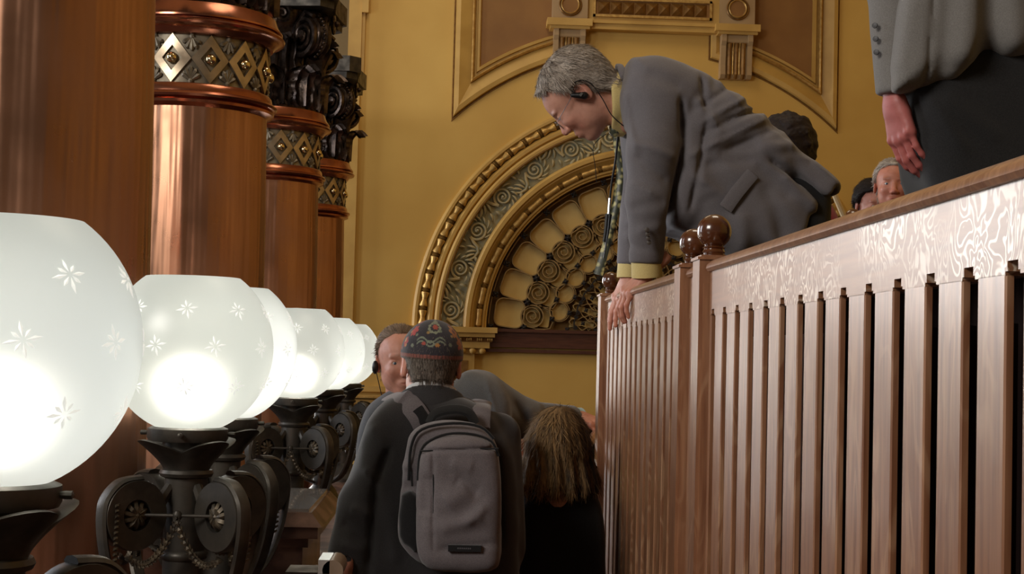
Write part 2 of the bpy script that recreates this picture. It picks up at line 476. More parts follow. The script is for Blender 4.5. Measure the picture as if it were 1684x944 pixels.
def rsq(hw, hh, rc, n=5):
    p = []
    for cx, cy, a0 in ((hw - rc, hh - rc, 0), (-hw + rc, hh - rc, 90), (-hw + rc, -hh + rc, 180), (hw - rc, -hh + rc, 270)):
        for i in range(n + 1):
            a = math.radians(a0 + 90 * i / n); p.append((cx + rc * math.cos(a), cy + rc * math.sin(a)))
    return p
def circ(r, n=24, c=(0, 0)): return [(c[0] + r * math.cos(2 * PI * i / n), c[1] + r * math.sin(2 * PI * i / n)) for i in range(n)]
def ring_of(base, r_px, a0, da, cnt, dy=0):
    R = r_px * PXM
    for k in range(cnt):
        a = a0 + da * k
        if not -1 < a < 181: continue
        t = math.radians(180 - a)
        o = base if k == 0 else base.copy()
        if k: col.objects.link(o); o.parent = gr
        o.matrix_basis = Matrix.Translation((R * math.cos(t), dy, R * math.sin(t))) @ Matrix.Rotation(PI / 2 - t, 4, 'Y')
DEP = .075
M_plate = mat('ochre_cell_fill', srgb(232, 200, 128), .5, c2=srgb(222, 188, 114), nscale=5)
def plate(outline, name, r_px, a0, cnt):
    n = len(outline)
    o = MB().prism(outline, lambda a, b, d: (a, d, b), DEP * .32, DEP * .45).obj(name, M_plate, gr, sharp=40)
    ring_of(o, r_px, a0, 11.98, cnt)
cell = ribbon(rsq(.131, .135, .07), .010, DEP).obj('square_cell', M_lat, gr, sharp=40)
ring_of(cell, 231, 6.6, 11.98, 15)
plate(rsq(.127, .131, .068), 'square_pane', 231, 6.6, 15)
plate(circ(.10) , 'round_pane', 193, 6.6, 15)
plate(rsq(.085, .05, .02), 'tail_pane', 172, 6.6, 15)
plate(circ(.08), 'ring_pane', 151, 12.1, 14)
plate([(.05, .12), (.02, .0), (.05, -.11), (-.05, -.11), (-.02, 0), (-.05, .12)], 'leaf_pane', 108, 6.6, 15)
mb = ribbon(circ(.103), .011, DEP)
s2 = spiral_pts(2.0, .088, .018, 44, -1, PI / 2)
q = ribbon(s2, .009, DEP * .8, closed=False); mb.add(q.v, q.f)
q = ribbon([(-.103, 0), (-.112, -.05), (-.105, -.12), (-.09, -.18)], .008, DEP * .8, closed=False); mb.add(q.v, q.f)
q = ribbon([(.103, 0), (.11, -.06), (.085, -.12), (.075, -.18), (-.02, -.2), (-.09, -.18)], .008, DEP * .8, closed=False); mb.add(q.v, q.f)
spc = mb.obj('spiral_cell', M_lat, gr, sharp=40)
ring_of(spc, 193, 6.6, 11.98, 15)
mb = ribbon(circ(.084), .010, DEP); q = ribbon(circ(.095, 24, (0, -.005)), .006, DEP); mb.add(q.v, q.f)
rc = mb.obj('ring_cell', M_lat, gr, sharp=40)
ring_of(rc, 151, 12.1, 11.98, 14)
mb = MB()
for sx in (-1, 1):
    lobe = [(sx * (.0 + .05 * math.sin(t * PI) + .012 * math.sin(5 * PI * t)), .13 - .26 * t) for t in [i / 18 for i in range(19)]]
    q = ribbon(lobe, .008, DEP, closed=False); mb.add(q.v, q.f)
    for cz in (.06, -.07):
        sp = [(sx * .035 + a * sx, cz + b) for a, b in spiral_pts(1.4, .024, .004, 18)]
        q = ribbon(sp, .007, DEP * .6, closed=False); mb.add(q.v, q.f)
lf = mb.obj('leaf_cell', M_lat, gr, sharp=40)
ring_of(lf, 108, 6.6, 11.98, 15)
mb = ribbon([(0, .13), (.03, .05), (.012, -.12), (-.012, -.12), (-.03, .05)], .008, DEP)
ring_of(mb.obj('fan_petal', M_lat, gr, sharp=40), 62, 6.6, 11.98, 15)
def half_ring(r_px, wd=.007):
    return [(r_px * PXM * math.cos(PI * i / 60), r_px * PXM * math.sin(PI * i / 60)) for i in range(61)]
for r in (264, 40, 30):
    ribbon(half_ring(r), .01, DEP, closed=False).obj('hoop', M_lat, gr, sharp=40)
# iron joint crosses
def joint(s):
    s *= .8
    mb = MB()
    for i in range(4):
        a = PI / 2 * i + PI / 4
        mb.sphere((s * .75 * math.cos(a), 0, s * .75 * math.sin(a)), s * .55, 4, (1, .8, 1))
    mb.sphere((0, -.015, 0), s * .6, 4)
    return mb
j1 = joint(.034).obj('joint', M_iron, gr); ring_of(j1, 260, .7, 11.98, 16, -.045)
j2 = joint(.032).obj('joint', M_iron, gr); ring_of(j2, 205, .7, 11.98, 16, -.045)
j3 = joint(.028).obj('joint', M_iron, gr); ring_of(j3, 160, 6.6, 11.98, 15, -.045)
j4 = joint(.026).obj('joint', M_iron, gr); ring_of(j4, 133, .7, 11.98, 16, -.045)
j5 = joint(.022).obj('joint', M_iron, gr); ring_of(j5, 108, 6.6, 11.98, 15, -.045)
j6 = joint(.022).obj('joint', M_iron, gr); ring_of(j6, 86, .7, 11.98, 16, -.045)
scr = ribbon([(-.05, 0), (-.02, .014), (.02, .014), (.05, 0)], .012, .03, closed=False)
for sx in (-1, 1):
    q = ribbon([(sx * .05 + a, b) for a, b in spiral_pts(1.2, .02, .004, 14, sx)], .01, .03, closed=False); scr.add(q.v, q.f)
ring_of(scr.obj('iron_curl', M_iron, gr), 120, 6.6, 11.98, 15, -.04)

# brown beam under the grille, spanning the jambs
zs = az
mb = MB().box(ax - R_OP - .02, ax + R_OP + .02, W - .03, W + .12, zs - .16, zs)
mb.box(ax - R_OP - .02, ax + R_OP + .02, W - .055, W + .1, zs - .17, zs - .135).box(ax - R_OP - .02, ax + R_OP + .02, W - .05, W + .1, zs - .215, zs - .185)
mb.box(ax - R_OP - .02, ax + R_OP + .02, W - .06, W + .1, zs - .03, zs + .0)
o = mb.obj('sill_beam', M_sill, None, smooth=False)
tag(o, 'long dark brown stained beam running under the arched grille', 'beam')

# imposts (left one in view) carrying the arch
def impost(side, label):
    cx = ax + side * (R_OP + .30)
    e = empty('impost', (cx, W, 0), label, 'impost')
    zt = az - .0
    mb = MB(); 
    def slab(hw0, pr, z1, z0, name, m):
        MB().box(cx - hw0, cx + hw0, W - pr, W + .02, z0, z1).obj(name, m, e, smooth=False, world=True)
    slab(.40, .17, zt + .005, zt - .045, 'abacus', M_trim)
    slab(.38, .145, zt - .045, zt - .085, 'cornice', M_trim)
    slab(.355, .10, zt - .085, zt - .13, 'bead_course', M_gold2)
    slab(.335, .10, zt - .13, zt - .185, 'fascia', M_trim)
    slab(.26, .07, zt - .185, zt - .235, 'echinus', M_trim)
    slab(.20, .05, zt - .235, .0, 'pilaster_shaft', M_trim)
    MB().box(cx - .14, cx + .14, W - .058, W - .04, .3, zt - .3).obj('inset_panel', M_gold2, e, smooth=False, world=True)
    for i in range(7):                                     # egg moulding
        x = cx - .27 + .09 * i
        MB().sphere((x, W - .08, zt - .21), .032, 6, (1, .8, .9)).obj('egg', M_trim, e, world=True)
    for i in range(8):
        x = cx - .33 + .095 * i
        q = MB()
        for dx in (-.018, 0, .018): q.lathe([(.001, -.007), (.016, -.005), (.016, .005), (.001, .007)], 8, (x + dx, W - .115, zt - .107), axis=(1, 0, 0))
        q.obj('reel', M_gold, e, world=True)
    return e
impost(-1, 'ochre moulded impost block with eggs and reels at the arch foot behind the embroidered cap')
impost(1, 'matching moulded impost block at the arch foot hidden behind the balustrade')
# plain skirting ledge seen between the lamps and the men (lower pilaster mouldings)
mb = MB()
zl = at(620, 655, W)
for dz, pr, h in ((0, .10, .03), (-.05, .07, .04), (.06, .05, .05)):
    mb.box(XL, ax - R_OP - .52, W - pr, W, zl.z + dz, zl.z + dz + h)
struct('trim_3', mb, M_trim)
struct('trim_5', MB().box(XL, ax - R_OP - .5, W - .105, W - .09, zl.z + .005, zl.z + .02), M_gold)

# ------------------------------------------------------------------ spandrel panels and top frieze
def wp(u, v): q = at(u, v, W); return (q.x, q.z)
def spandrel(side, label):
    c = wp(1066, 0)[0]; xo = wp(742, 200); dx = c - xo[0]; zc = xo[1]; top = 7.0
    Ro = math.hypot(dx, zc - az); xi = c - wp(935, 0)[0] - .17
    def outline(w):
        """inward offset by w: straight side, concentric arc, inner side"""
        X, R, XI = dx - w, Ro + w, xi + w
        a0 = math.acos(-X / R); a1 = math.acos(-XI / R)
        p = [(-X, top)] + [(R * math.cos(a0 + (a1 - a0) * i / 18), az + R * math.sin(a0 + (a1 - a0) * i / 18)) for i in range(19)] + [(-XI, top)]
        return [(c + x * (1 if side < 0 else -1), z) for x, z in p]
    e = empty('spandrel_panel', (c + side * (dx - .4), W, zc + .5), label, 'panel')
    def strip(w0, w1, prof, name, m):
        rows = [[(x, W - d, z) for x, z in outline(w0 + (w1 - w0) * t)] for t, d in prof]
        n = len(rows[0]); v = [p for r in rows for p in r]
        f = [(j * n + i, j * n + i + 1, (j + 1) * n + i + 1, (j + 1) * n + i) for j in range(len(rows) - 1) for i in range(n - 1)]
        MB().add(v, f).obj(name, m, e, world=True, sharp=25)
    s = PXM
    strip(0, 3 * s, [(0, 0), (.2, .012), (.5, .012), (.8, .002), (1, .002)], 'groove', M_gold2)
    strip(3 * s, 30 * s, [(0, .002), (.05, .05), (.3, .06), (1, .012)], 'broad_bevel', M_trim)
    strip(30 * s, 36 * s, [(0, .01), (.15, .05), (.5, .065), (.85, .05), (1, .01)], 'gilt_rib', M_gold)
    strip(36 * s, 46 * s, [(0, .01), (.3, .01), (.4, .035), (.8, .04), (1, .003)], 'inner_rib', M_trim)
    r = outline(46 * s)
    MB().add([(x, W - .004, z) for x, z in r], [tuple(range(len(r)))]).obj('brown_field', M_panel, e, smooth=False, world=True)
    return e
spandrel(-1, 'brown recessed panel with gilt rib edge, upper wall left of the gold frieze')
spandrel(1, 'brown recessed panel with gilt rib edge, upper wall between leaning man and standing man')

fz = empty('gilded_frieze', (ax, W, 4.6), 'upper wall frieze with a gilt-framed row of small pyramids and two roundels', 'frieze')
zL = wp(1066, 50)[1]                     # ledge height
c = wp(1070, 0)[0]
x0, x1 = wp(935, 20)[0], wp(1208, 20)[0]
MB().box(x0 - .0, x1 + .0, W - .08, W + .01, zL + .02, 7).obj('frieze_board', M_trim, fz, smooth=False, world=True)
MB().box(x0 - .0, x1, W - .13, W + .01, zL - .03, zL + .02).box(x0, x1, W - .16, W + .01, zL + .02, zL + .045).obj('frieze_ledge', M_trim, fz, smooth=False, world=True)
# gilt frame with pyramids
fx0, fx1 = wp(974, 20)[0], wp(1168, 20)[0]; fz0, fz1 = wp(1070, 34)[1], wp(1070, 3)[1]
mb = MB(); t = .022
for b in ((fx0, fx1, fz0, fz0 + t), (fx0, fx1, fz1 - t, fz1), (fx0, fx0 + t, fz0, fz1), (fx1 - t, fx1, fz0, fz1)):
    mb.box(b[0], b[1], W - .105, W - .08, b[2], b[3])
mb.obj('gilt_frame', M_gold, fz, smooth=False, world=True)
MB().box(fx0 + t, fx1 - t, W - .083, W - .078, fz0 + t, fz1 - t).obj('brown_field', M_panel, fz, smooth=False, world=True)
npy = 9; pw = (fx1 - fx0 - 4 * t) / npy
for i in range(npy):
    xc = fx0 + 2 * t + pw * (i + .5); zc_ = (fz0 + fz1) / 2; h = (fz1 - fz0) / 2 - t * 1.4
    MB().add([(xc - pw * .48, W - .083, zc_ - h), (xc + pw * .48, W - .083, zc_ - h), (xc + pw * .48, W - .083, zc_ + h), (xc - pw * .48, W - .083, zc_ + h), (xc, W - .14, zc_)],
             [(0, 1, 4), (1, 2, 4), (2, 3, 4), (3, 0, 4)]).obj('pyramid', M_gold2, fz, smooth=False, world=True)
for nm, uc, lab in (('console', 935, 'mauve wall bracket with gilt roundel and fluted foot above the leaning man\'s head'),
                    ('console', 1208, 'mauve wall bracket with gilt roundel and fluted foot above the leaning man\'s back')):
    cx = wp(uc, 60)[0]; e = empty('console', (cx, W, zL), lab, 'bracket')
    hw = 29 * PXM
    MB().box(cx - hw, cx + hw, W - .13, W, zL + .045, 7).obj('block', M_rose, e, smooth=False, world=True)
    MB().box(cx - hw - .05, cx + hw + .04, W - .21, W, zL - .02, zL + .045).box(cx - hw - .02, cx + hw + .02, W - .18, W, zL - .045, zL - .02).obj('ledge', M_trim, e, smooth=False, world=True)
    zc_ = wp(uc, 13 if uc < 1000 else 20)[1]
    MB().lathe([(.107, -.01), (.107, .012), (.1, .02), (.094, .012), (.09, 0)], 32, (cx, W - .13, zc_), axis=(0, -1, 0), cap=False).obj('outer_ring', M_gold2, e, world=True)
    MB().lathe([(.088, -.01), (.088, .012), (.08, .022), (.072, .012), (.07, 0)], 32, (cx, W - .13, zc_), axis=(0, -1, 0), cap=False).obj('gilt_ring', M_gold, e, world=True)
    MB().lathe([(.0001, .006), (.072, .006)], 32, (cx, W - .13, zc_), axis=(0, -1, 0), cap=False).obj('disc', M_panel, e, world=True)
    # stem of the console with S profile and flutes
    hb = 26 * PXM; zb = wp(uc, 132 + (-13 if uc < 1000 else 0))[1]
    def side(a, b, d): return (d, W - a, b)
    zt_ = zL - .045
    prof = [(-.01, zt_), (.16, zt_), (.16, zt_ - .06), (.13, zt_ - .1), (.11, zb + .12), (.12, zb + .03), (.08, zb), (-.01, zb)]
    m1 = MB(); m1.prism(prof, side, cx - hb, cx - hb + .045); m1.prism(prof, side, cx + hb - .045, cx + hb)
    m1.prism([(a * .8 if a > 0 else a, b) for a, b in prof], side, cx - hb + .04, cx + hb - .04)
    m1.obj('bracket_body', M_rose, e, smooth=False, world=True)
    for kx, rr in ((-.065, .024), (-.03, .008), (0, .02), (.03, .008), (.065, .024)):
        MB().tube([(cx + kx, W - .125, zt_ - .07), (cx + kx, W - .1, zt_ - .12), (cx + kx, W - .09, zb + .12), (cx + kx, W - .095, zb + .04), (cx + kx, W - .06, zb + .01)], rr, 8).obj('flute', M_gold2 if abs(kx) > .05 or kx == 0 else M_gold, e, world=True)
# ------------------------------------------------------------------ copper columns
def px_z(v, r, d, u):                       # height of the silhouette point at pixel row v
    return at(u, v, d).z
def build_capital(parent, zb):
    """zb: underside; total about .66 + abacus"""
    H = .62
    MB().lathe([(.34, 0), (.345, .02), (.33, .04), (.30, .1), (.30, .35), (.33, .5), (.38, .6), (.38, H)], 40, (0, 0, zb)).obj('bell', M_bronze2, parent)
    # abacus with concave sides
    o = []
    for q in range(4):
        a = PI / 4 + q * PI / 2; ca, sa = math.cos(a), math.sin(a)
        for s in (-.06, .06): o.append((.60 * ca - s * sa, .60 * sa + s * ca))
        for t in (.25, .5, .75):
            an = a + PI / 2 * t; r = .60 * (1 - .30 * math.sin(PI * t))
            o.append((r * math.cos(an), r * math.sin(an)))
    f3 = lambda a, b, d: (a, b, d)
    MB().prism(o, f3, zb + H + .05, zb + H + .17).prism([(a * .94, b * .94) for a, b in o], f3, zb + H, zb + H + .06).obj('abacus', M_bronze, parent, smooth=False)
    # acanthus leaves: two rows of eight, ribbed and curled at the tip
    def leaf(h, wd, r0):
        mb = MB(); n, k = 14, 17; v = []
        for i in range(n + 1):
            t = i / n
            z = h * min(1, t * 1.12) - (.06 * max(0, t - .85) / .15)
            out = r0 + .012 + .02 * t + .10 * max(0, t - .55) ** 1.4 * 3.6
            ww = wd * (.62 + .38 * math.sin(PI * min(1, t * 1.05) ** .8)) * (1 - .55 * max(0, t - .8) / .2)
            ww *= 1 + .20 * abs(math.sin(t * 11))
            for j in range(k):
                s = (j / (k - 1) - .5) * 2
                rib = .030 * math.cos(s * PI * 4) * (1 - .3 * t) + .02 * (1 - abs(s))
                v.append((s * ww / 2, -(out + rib - .035 * s * s), z + .02 * (1 - abs(s)) ))
        f = [(i * k + j, i * k + j + 1, (i + 1) * k + j + 1, (i + 1) * k + j) for i in range(n) for j in range(k - 1)]
        mb.add(v, f); return mb
    for row, (h, wd, r0, off, z0) in enumerate(((.27, .27, .325, 0, 0), (.46, .25, .315, PI / 8, 0))):
        base = None
        for q in range(8):
            if base is None: o = base = leaf(h, wd, r0).obj('acanthus_leaf', M_bronze2, parent, sharp=60)
            else: o = base.copy(); col.objects.link(o); o.parent = parent
            o.matrix_basis = Matrix.Translation((0, 0, zb + z0)) @ Matrix.Rotation(off + q * PI / 4, 4, 'Z')
    # corner volutes: scroll discs, two faces per corner, with beaded strap sweeping up to them
    def volute():
        mb = MB()
        R = .138; cx, cz = .41, .455
        for yy, sg in ((-.055, -1), (.055, 1)):
            sp = spiral_pts(2.4, R - .014, .022, 56, 1, -2.0)
            mb.tube([(cx + a, yy + sg * .012 * i / 56, cz + b) for i, (a, b) in enumerate(sp)], [.021 - .010 * i / 56 for i in range(57)], 6)
        mb.lathe([(.001, -.085), (.03, -.08), (.035, -.05), (R * .9, -.045), (R * .98, -.03), (R * .8, 0), (R * .98, .03), (R * .9, .045), (.035, .05), (.03, .08), (.001, .085)], 28, (cx, 0, cz), axis=(0, 1, 0))
        st = [(.30, .02), (.315, .15), (.32, .3), (.335, .42), (.36, .53), (.43, .60), (.50, .565)]
        for yy in (-.05, .05):
            mb.tube([(a, yy * (1.4 - .4 * i / 6), b) for i, (a, b) in enumerate(st)], [.016, .018, .02, .02, .022, .02, .016], 6)
        mb.tube([(a - .015, 0, b) for a, b in st], [.04, .045, .045, .045, .045, .04, .03], 6)
        for i in range(16):
            a = -1.2 + i * .2
            mb.sphere((cx + (R + .004) * math.cos(a), 0, cz + (R + .004) * math.sin(a)), .011, 3)
        return mb
    base = None
    for q in range(4):
        if base is None: o = base = volute().obj('volute', M_bronze2, parent, sharp=60)
        else: o = base.copy(); col.objects.link(o); o.parent = parent
        o.matrix_basis = Matrix.Translation((0, 0, zb)) @ Matrix.Rotation(PI / 4 + q * PI / 2, 4, 'Z')
    # small face flowers under the abacus
    def flower():
        mb = MB()
        for i in range(5):
            a = i * 2 * PI / 5; mb.sphere((.04 * math.cos(a), -.41, .04 * math.sin(a)), .03, 4, (1, .5, 1))
        mb.sphere((0, -.43, 0), .022, 4)
        for s in (-1, 1):
            sp = spiral_pts(1.6, .06, .01, 24, -s, PI / 2)
            mb.tube([(s * .12 + a, -.37, b - .02) for a, b in sp], [.016 - .008 * i / 24 for i in range(25)], 5)
        return mb
    base = None
    for q in range(4):
        if base is None: o = base = flower().obj('rosette', M_bronze2, parent)
        else: o = base.copy(); col.objects.link(o); o.parent = parent
        o.matrix_basis = Matrix.Translation((0, 0, zb + H - .02)) @ Matrix.Rotation(q * PI / 2, 4, 'Z')

RB = .352                                     # band radius
Z0, Z1 = 2.758, 2.975                         # band
def column(y, label):
    xc = -432 / F_PX * 7.0
    e = empty('copper_column', (xc, y, 0), label, 'column', 'row of copper columns')
    MB().lathe([(.42, 0), (.42, .18), (.40, .2), (.415, .26), (.40, .3), (.40, .34), (.368, .42), (.366, 1.2), (.352, 2.2), (.343, 2.66)], 64).obj('shaft', M_copper, e, sharp=30)
    MB().lathe([(.34, 2.655), (.352, 2.664), (.374, 2.672), (.376, 2.684), (.366, 2.69), (.384, 2.697), (.390, 2.707), (.384, 2.716), (.368, 2.722), (.364, 2.748), (.356, Z0)], 64).obj('lower_ring', M_copper_s, e, sharp=30)
    MB().lathe([(.335, Z0 - .01), (.335, Z1 + .01)], 64).obj('band', M_band, e)
    MB().lathe([(.35, Z1), (.362, Z1 + .003), (.376, Z1 + .022), (.392, Z1 + .034), (.412, Z1 + .038), (.416, Z1 + .048), (.410, Z1 + .056), (.39, Z1 + .062), (.392, Z1 + .068), (.404, Z1 + .072), (.404, Z1 + .08), (.385, Z1 + .105), (.372, Z1 + .14), (.33, Z1 + .145)], 64).obj('upper_ring', M_copper_s, e, sharp=30)
    # lozenges, beads, palmettes round the band
    n = 13; hz = (Z1 - Z0) / 2; zc = (Z0 + Z1) / 2; hw = PI / n * RB
    def onb(a, b, d):                        # a along, b up, d out
        t = a / RB; r = .338 + d
        return (r * math.sin(t), -r * math.cos(t), zc + b)
    mb = MB(); o4 = [(hw, 0), (0, hz), (-hw, 0), (0, -hz)]
    v = []; 
    for sc_, d in ((.995, 0), (.995, .012), (.52, .012), (.52, -.008)):
        for a, b in o4:
            for t in range(4):
                i = o4.index((a, b)); a2, b2 = o4[(i + 1) % 4]
                v.append(onb((a + (a2 - a) * t / 4) * sc_, (b + (b2 - b) * t / 4) * sc_, d))
    f = [(r * 16 + i, r * 16 + (i + 1) % 16, (r + 1) * 16 + (i + 1) % 16, (r + 1) * 16 + i) for r in range(3) for i in range(16)]
    loz = MB().add(v, f)
    bead = MB().sphere(onb(0, 0, .012), .025, 8)
    pal = MB()
    for s in (-1, 1):
        for k in range(-2, 3):
            an = PI / 2 + k * .55
            p = [onb(hw + r * math.cos(an) * .72, s * (-hz + .012 + r * math.sin(an)), .004) for r in (.008, .03, .05, .062)]
            pal.tube(p, [.004, .009, .011, .004], 5)
        pal.sphere(onb(hw, s * (-hz + .01), .004), .012, 4)
    for base_mb, nm, m in ((loz, 'lozenge', M_lozenge), (bead, 'bead', M_bead), (pal, 'palmette', M_band)):
        base = None
        for q in range(n):
            if base is None: o = base = base_mb.obj(nm, m, e, sharp=30)
            else: o = base.copy(); col.objects.link(o); o.parent = e
            o.matrix_basis = Matrix.Rotation(2 * PI / n * q + math.radians(-5.5), 4, 'Z')
    build_capital(e, Z1 + .14)
    return e
COLS = [(4.32, 'nearest and widest copper column, behind the largest lamp globe'),
        (7.0, 'copper column with lozenge band, second from the camera, behind the second globe'),
        (9.8, 'third copper column with dark leafy capital, just left of the last column'),
        (12.25, 'farthest, thinnest copper column beside the ochre wall')]
c0 = column(*COLS[0])
for y, lab in COLS[1:]:
    c = dup(c0); c.location.y = y; c['label'] = lab
COLS_E = c0

# ------------------------------------------------------------------ globe lamps
def globe_mat():
    m = bpy.data.materials.new('frosted_globe_glass'); m.use_nodes = True
    nt = m.node_tree; L = nt.links; nt.nodes.remove(nt.nodes['Principled BSDF'])
    out = nt.nodes['Material Output']
    tr = nt.nodes.new('ShaderNodeBsdfTranslucent'); tr.inputs[0].default_value = (.36, .39, .37, 1)
    rf = nt.nodes.new('ShaderNodeBsdfRefraction'); rf.inputs['Color'].default_value = (1, 1, .97, 1); rf.inputs['Roughness'].default_value = .85; rf.inputs['IOR'].default_value = 1.35
    m1 = nt.nodes.new('ShaderNodeMixShader'); m1.inputs[0].default_value = .5
    L.new(tr.outputs[0], m1.inputs[1]); L.new(rf.outputs[0], m1.inputs[2])
    em = nt.nodes.new('ShaderNodeEmission'); em.inputs[0].default_value = (.93, .96, .88, 1); em.inputs[1].default_value = .23
    ad = nt.nodes.new('ShaderNodeAddShader'); L.new(m1.outputs[0], ad.inputs[0]); L.new(em.outputs[0], ad.inputs[1])
    gl = nt.nodes.new('ShaderNodeBsdfGlossy'); gl.inputs['Roughness'].default_value = .35; gl.inputs[0].default_value = (.9, .9, .9, 1)
    m2 = nt.nodes.new('ShaderNodeMixShader'); m2.inputs[0].default_value = .06
    L.new(ad.outputs[0], m2.inputs[1]); L.new(gl.outputs[0], m2.inputs[2])
    L.new(m2.outputs[0], out.inputs[0])
    return m
M_globe = globe_mat()
M_star = mat('cut_star_glass', (.95, .97, .92, 1), .25, emit=((.95, .97, .9, 1), .62))

def lamp_parts(e):
    """e at the lamp axis; heights absolute; 1 px of the second lamp = .0015 m"""
    s = 3.76 / F_PX
    zc = .8; RX, RZ = 133 * s, 140 * s
    top, bot = 115 * s, -131 * s
    prof = []
    t0 = math.acos(max(-1, bot / RZ)); t1 = math.acos(top / RZ)
    for i in range(33):
        t = t0 + (t1 - t0) * i / 32
        prof.append((RX * math.sin(t), zc + RZ * math.cos(t)))
    prof.append((prof[-1][0] * .97, zc + top - .001)); prof.append((.001, zc + top + .004))
    g = MB().lathe(prof, 64)
    g.f = [q for q in g.f if len(q) == 4]
    go = g.obj('glass_globe', M_globe, e, sharp=50)
    # eight-pointed cut stars, three staggered rows
    def star(az_, th):
        mb = MB()
        ctr = Vector((RX * math.sin(th) * math.cos(az_), RX * math.sin(th) * math.sin(az_), zc + RZ * math.cos(th)))
        nr = Vector((math.sin(th) * math.cos(az_), math.sin(th) * math.sin(az_), math.cos(th))).normalized()
        u = Vector((-math.sin(az_), math.cos(az_), 0)); v_ = nr.cross(u)
        for k in range(8):
            a = k * PI / 4 + .2; L_ = .027 if k % 2 == 0 else .021
            d = u * math.cos(a) + v_ * math.sin(a); p = d.cross(nr)
            mb.add([ctr + d * .004 + nr * .0015, ctr + d * L_ * .6 + p * .0032 - nr * .0012, ctr + d * L_ - nr * .0022, ctr + d * L_ * .6 - p * .0032 - nr * .0012, ctr + d * L_ * .6 + nr * .0022 - nr * .001],
                   [(0, 1, 4), (1, 2, 4), (2, 3, 4), (3, 0, 4)])
        return mb
    for th, off in ((1.12, 0), (1.55, .5), (2.02, 0)):
        for k in range(9):
            star(-PI / 2 + .1 + (k + off) * 2 * PI / 9, th).obj('star', M_star, go, smooth=False)
    # bulb light inside
    lt = bpy.data.lights.new('bulb', 'POINT'); lt.energy = 1.1; lt.color = (1, .95, .84); lt.shadow_soft_size = .035
    lo = bpy.data.objects.new('bulb', lt); col.objects.link(lo); lo.parent = e; lo.location = (0, 0, zc - .085)
    zb = zc + bot
    MB().lathe([(.04, zb + .004), (.088, zb + .004), (.097, zb), (.098, zb - .022), (.094, zb - .030), (.06, zb - .032), (.06, zb - .06), (.02, zb - .06)], 40).obj('gallery_ring', M_bronze, e)
    for k in range(4):
        a = k * PI / 2 + PI / 2
        MB().lathe([(.001, .012), (.006, .010), (.006, 0), (.004, -.012)], 8, (.104 * math.cos(a), .104 * math.sin(a), zb - .012), axis=(math.cos(a), math.sin(a), 0)).obj('thumb_screw', M_bronze, e)
    # four-cornered flared cup
    n = 48; v = []; f = []; K = 9
    for i in range(K):
        t = i / (K - 1)
        for k in range(n):
            a = 2 * PI * k / n
            sq = 1 / max(abs(math.cos(a)), abs(math.sin(a))); 
            aa = a
            r_b = .056
            cr = abs(math.sin(2 * aa)) ** 1.2                 # 1 at the corners
            r_t = .082 + .052 * cr
            r = r_b + (r_t - r_b) * (t ** 1.25)
            z = zb - .098 + t * (.042 + .030 * cr)
            v.append((r * math.cos(a), r * math.sin(a), z))
    for i in range(K - 1):
        for k in range(n): f.append((i * n + k, i * n + (k + 1) % n, (i + 1) * n + (k + 1) % n, (i + 1) * n + k))
    # inner skin for thickness
    m0 = len(v)
    for k in range(n):
        x, y, z = v[(K - 1) * n + k]; v.append((x * .93, y * .93, z + .002))
    for k in range(n): v.append((.05 * math.cos(2 * PI * k / n), .05 * math.sin(2 * PI * k / n), zb - .055))
    for k in range(n):
        f.append(((K - 1) * n + k, (K - 1) * n + (k + 1) % n, m0 + (k + 1) % n, m0 + k))
        f.append((m0 + k, m0 + (k + 1) % n, m0 + n + (k + 1) % n, m0 + n + k))
    MB().add(v, f).obj('flared_cup', M_bronze, e, sharp=40)
    zz = zb - .098
    zp = lambda p: .8 - (p - 573) * s
    MB().lathe([(.05, zz + .002), (.062, zz - .002), (.066, zz - .01), (.062, zz - .018), (.052, zz - .022), (.051, zz - .1), (.0505, zp(900)), (.056, zp(903)), (.058, zp(908)), (.056, zp(913)), (.05, zp(916)), (.049, zp(1030)), (.07, zp(1045)), (.085, .06), (.11, .03), (.12, .02), (.12, 0)], 32).obj('post', M_bronze, e, sharp=40)
    # four scroll brackets on the diagonals
    cz = zp(838); R = 56 * s; rr = .149
    def bracket():
        mb = MB()
        # wheel: flat-faced disc with dished centre, axis along local y
        hy = .021
        mb.lathe([(.001, -hy * .25), (R * .42, -hy * .25), (R * .44, -hy), (R * .97, -hy), (R, -hy * .8), (R, hy * .8), (R * .97, hy), (R * .44, hy), (R * .42, hy * .25), (.001, hy * .25)], 40, (rr, 0, cz), axis=(0, 1, 0))
        # band that comes off the wheel and runs down to the post
        st = [(rr - R * .2, cz + R + .001), (rr + R * .45, cz + R * .93), (rr + R * .9, cz + R * .5), (rr + R * 1.0, cz), (rr + R * .93, cz - R * .7), (rr + R * .72, cz - R * 1.5), (rr + R * .35, cz - R * 2.3), (rr - R * .2, cz - R * 2.9), (.06, cz - R * 3.25)]
        sp_ = smooth_path([(a, 0, b) for a, b in st], 5); mb.tube(sp_, [.009] * len(sp_), 8, flat=(2.2, 1), upv=(1, 0, .01))
        # link from the wheel's inner side up to the post collar
        mb.tube([(.045, 0, cz + R * .75), (rr - R * .9, 0, cz + R * .3), (rr - R * .6, 0, cz)], [.014, .016, .016], 8)
        return mb
    def rose():
        mb = MB()
        for sg in (-1, 1):
            for k in range(10):
                a = 2 * PI * k / 10
                p = [(rr + r * math.cos(a + r * 8), sg * (.008 + h), cz + r * math.sin(a + r * 8)) for r, h in ((.006, .012), (.018, .010), (.029, .003), (.035, -.002))]
                mb.tube(p, [.004, .0075, .0075, .003], 5)
            mb.sphere((rr, sg * .018, cz), .008, 4)
        return mb
    b0 = bracket().obj('scroll_bracket', M_bronze, e, sharp=35); r0 = rose().obj('rosette', M_garland, b0)
    b0.matrix_basis = Matrix.Rotation(-PI / 4, 4, 'Z')
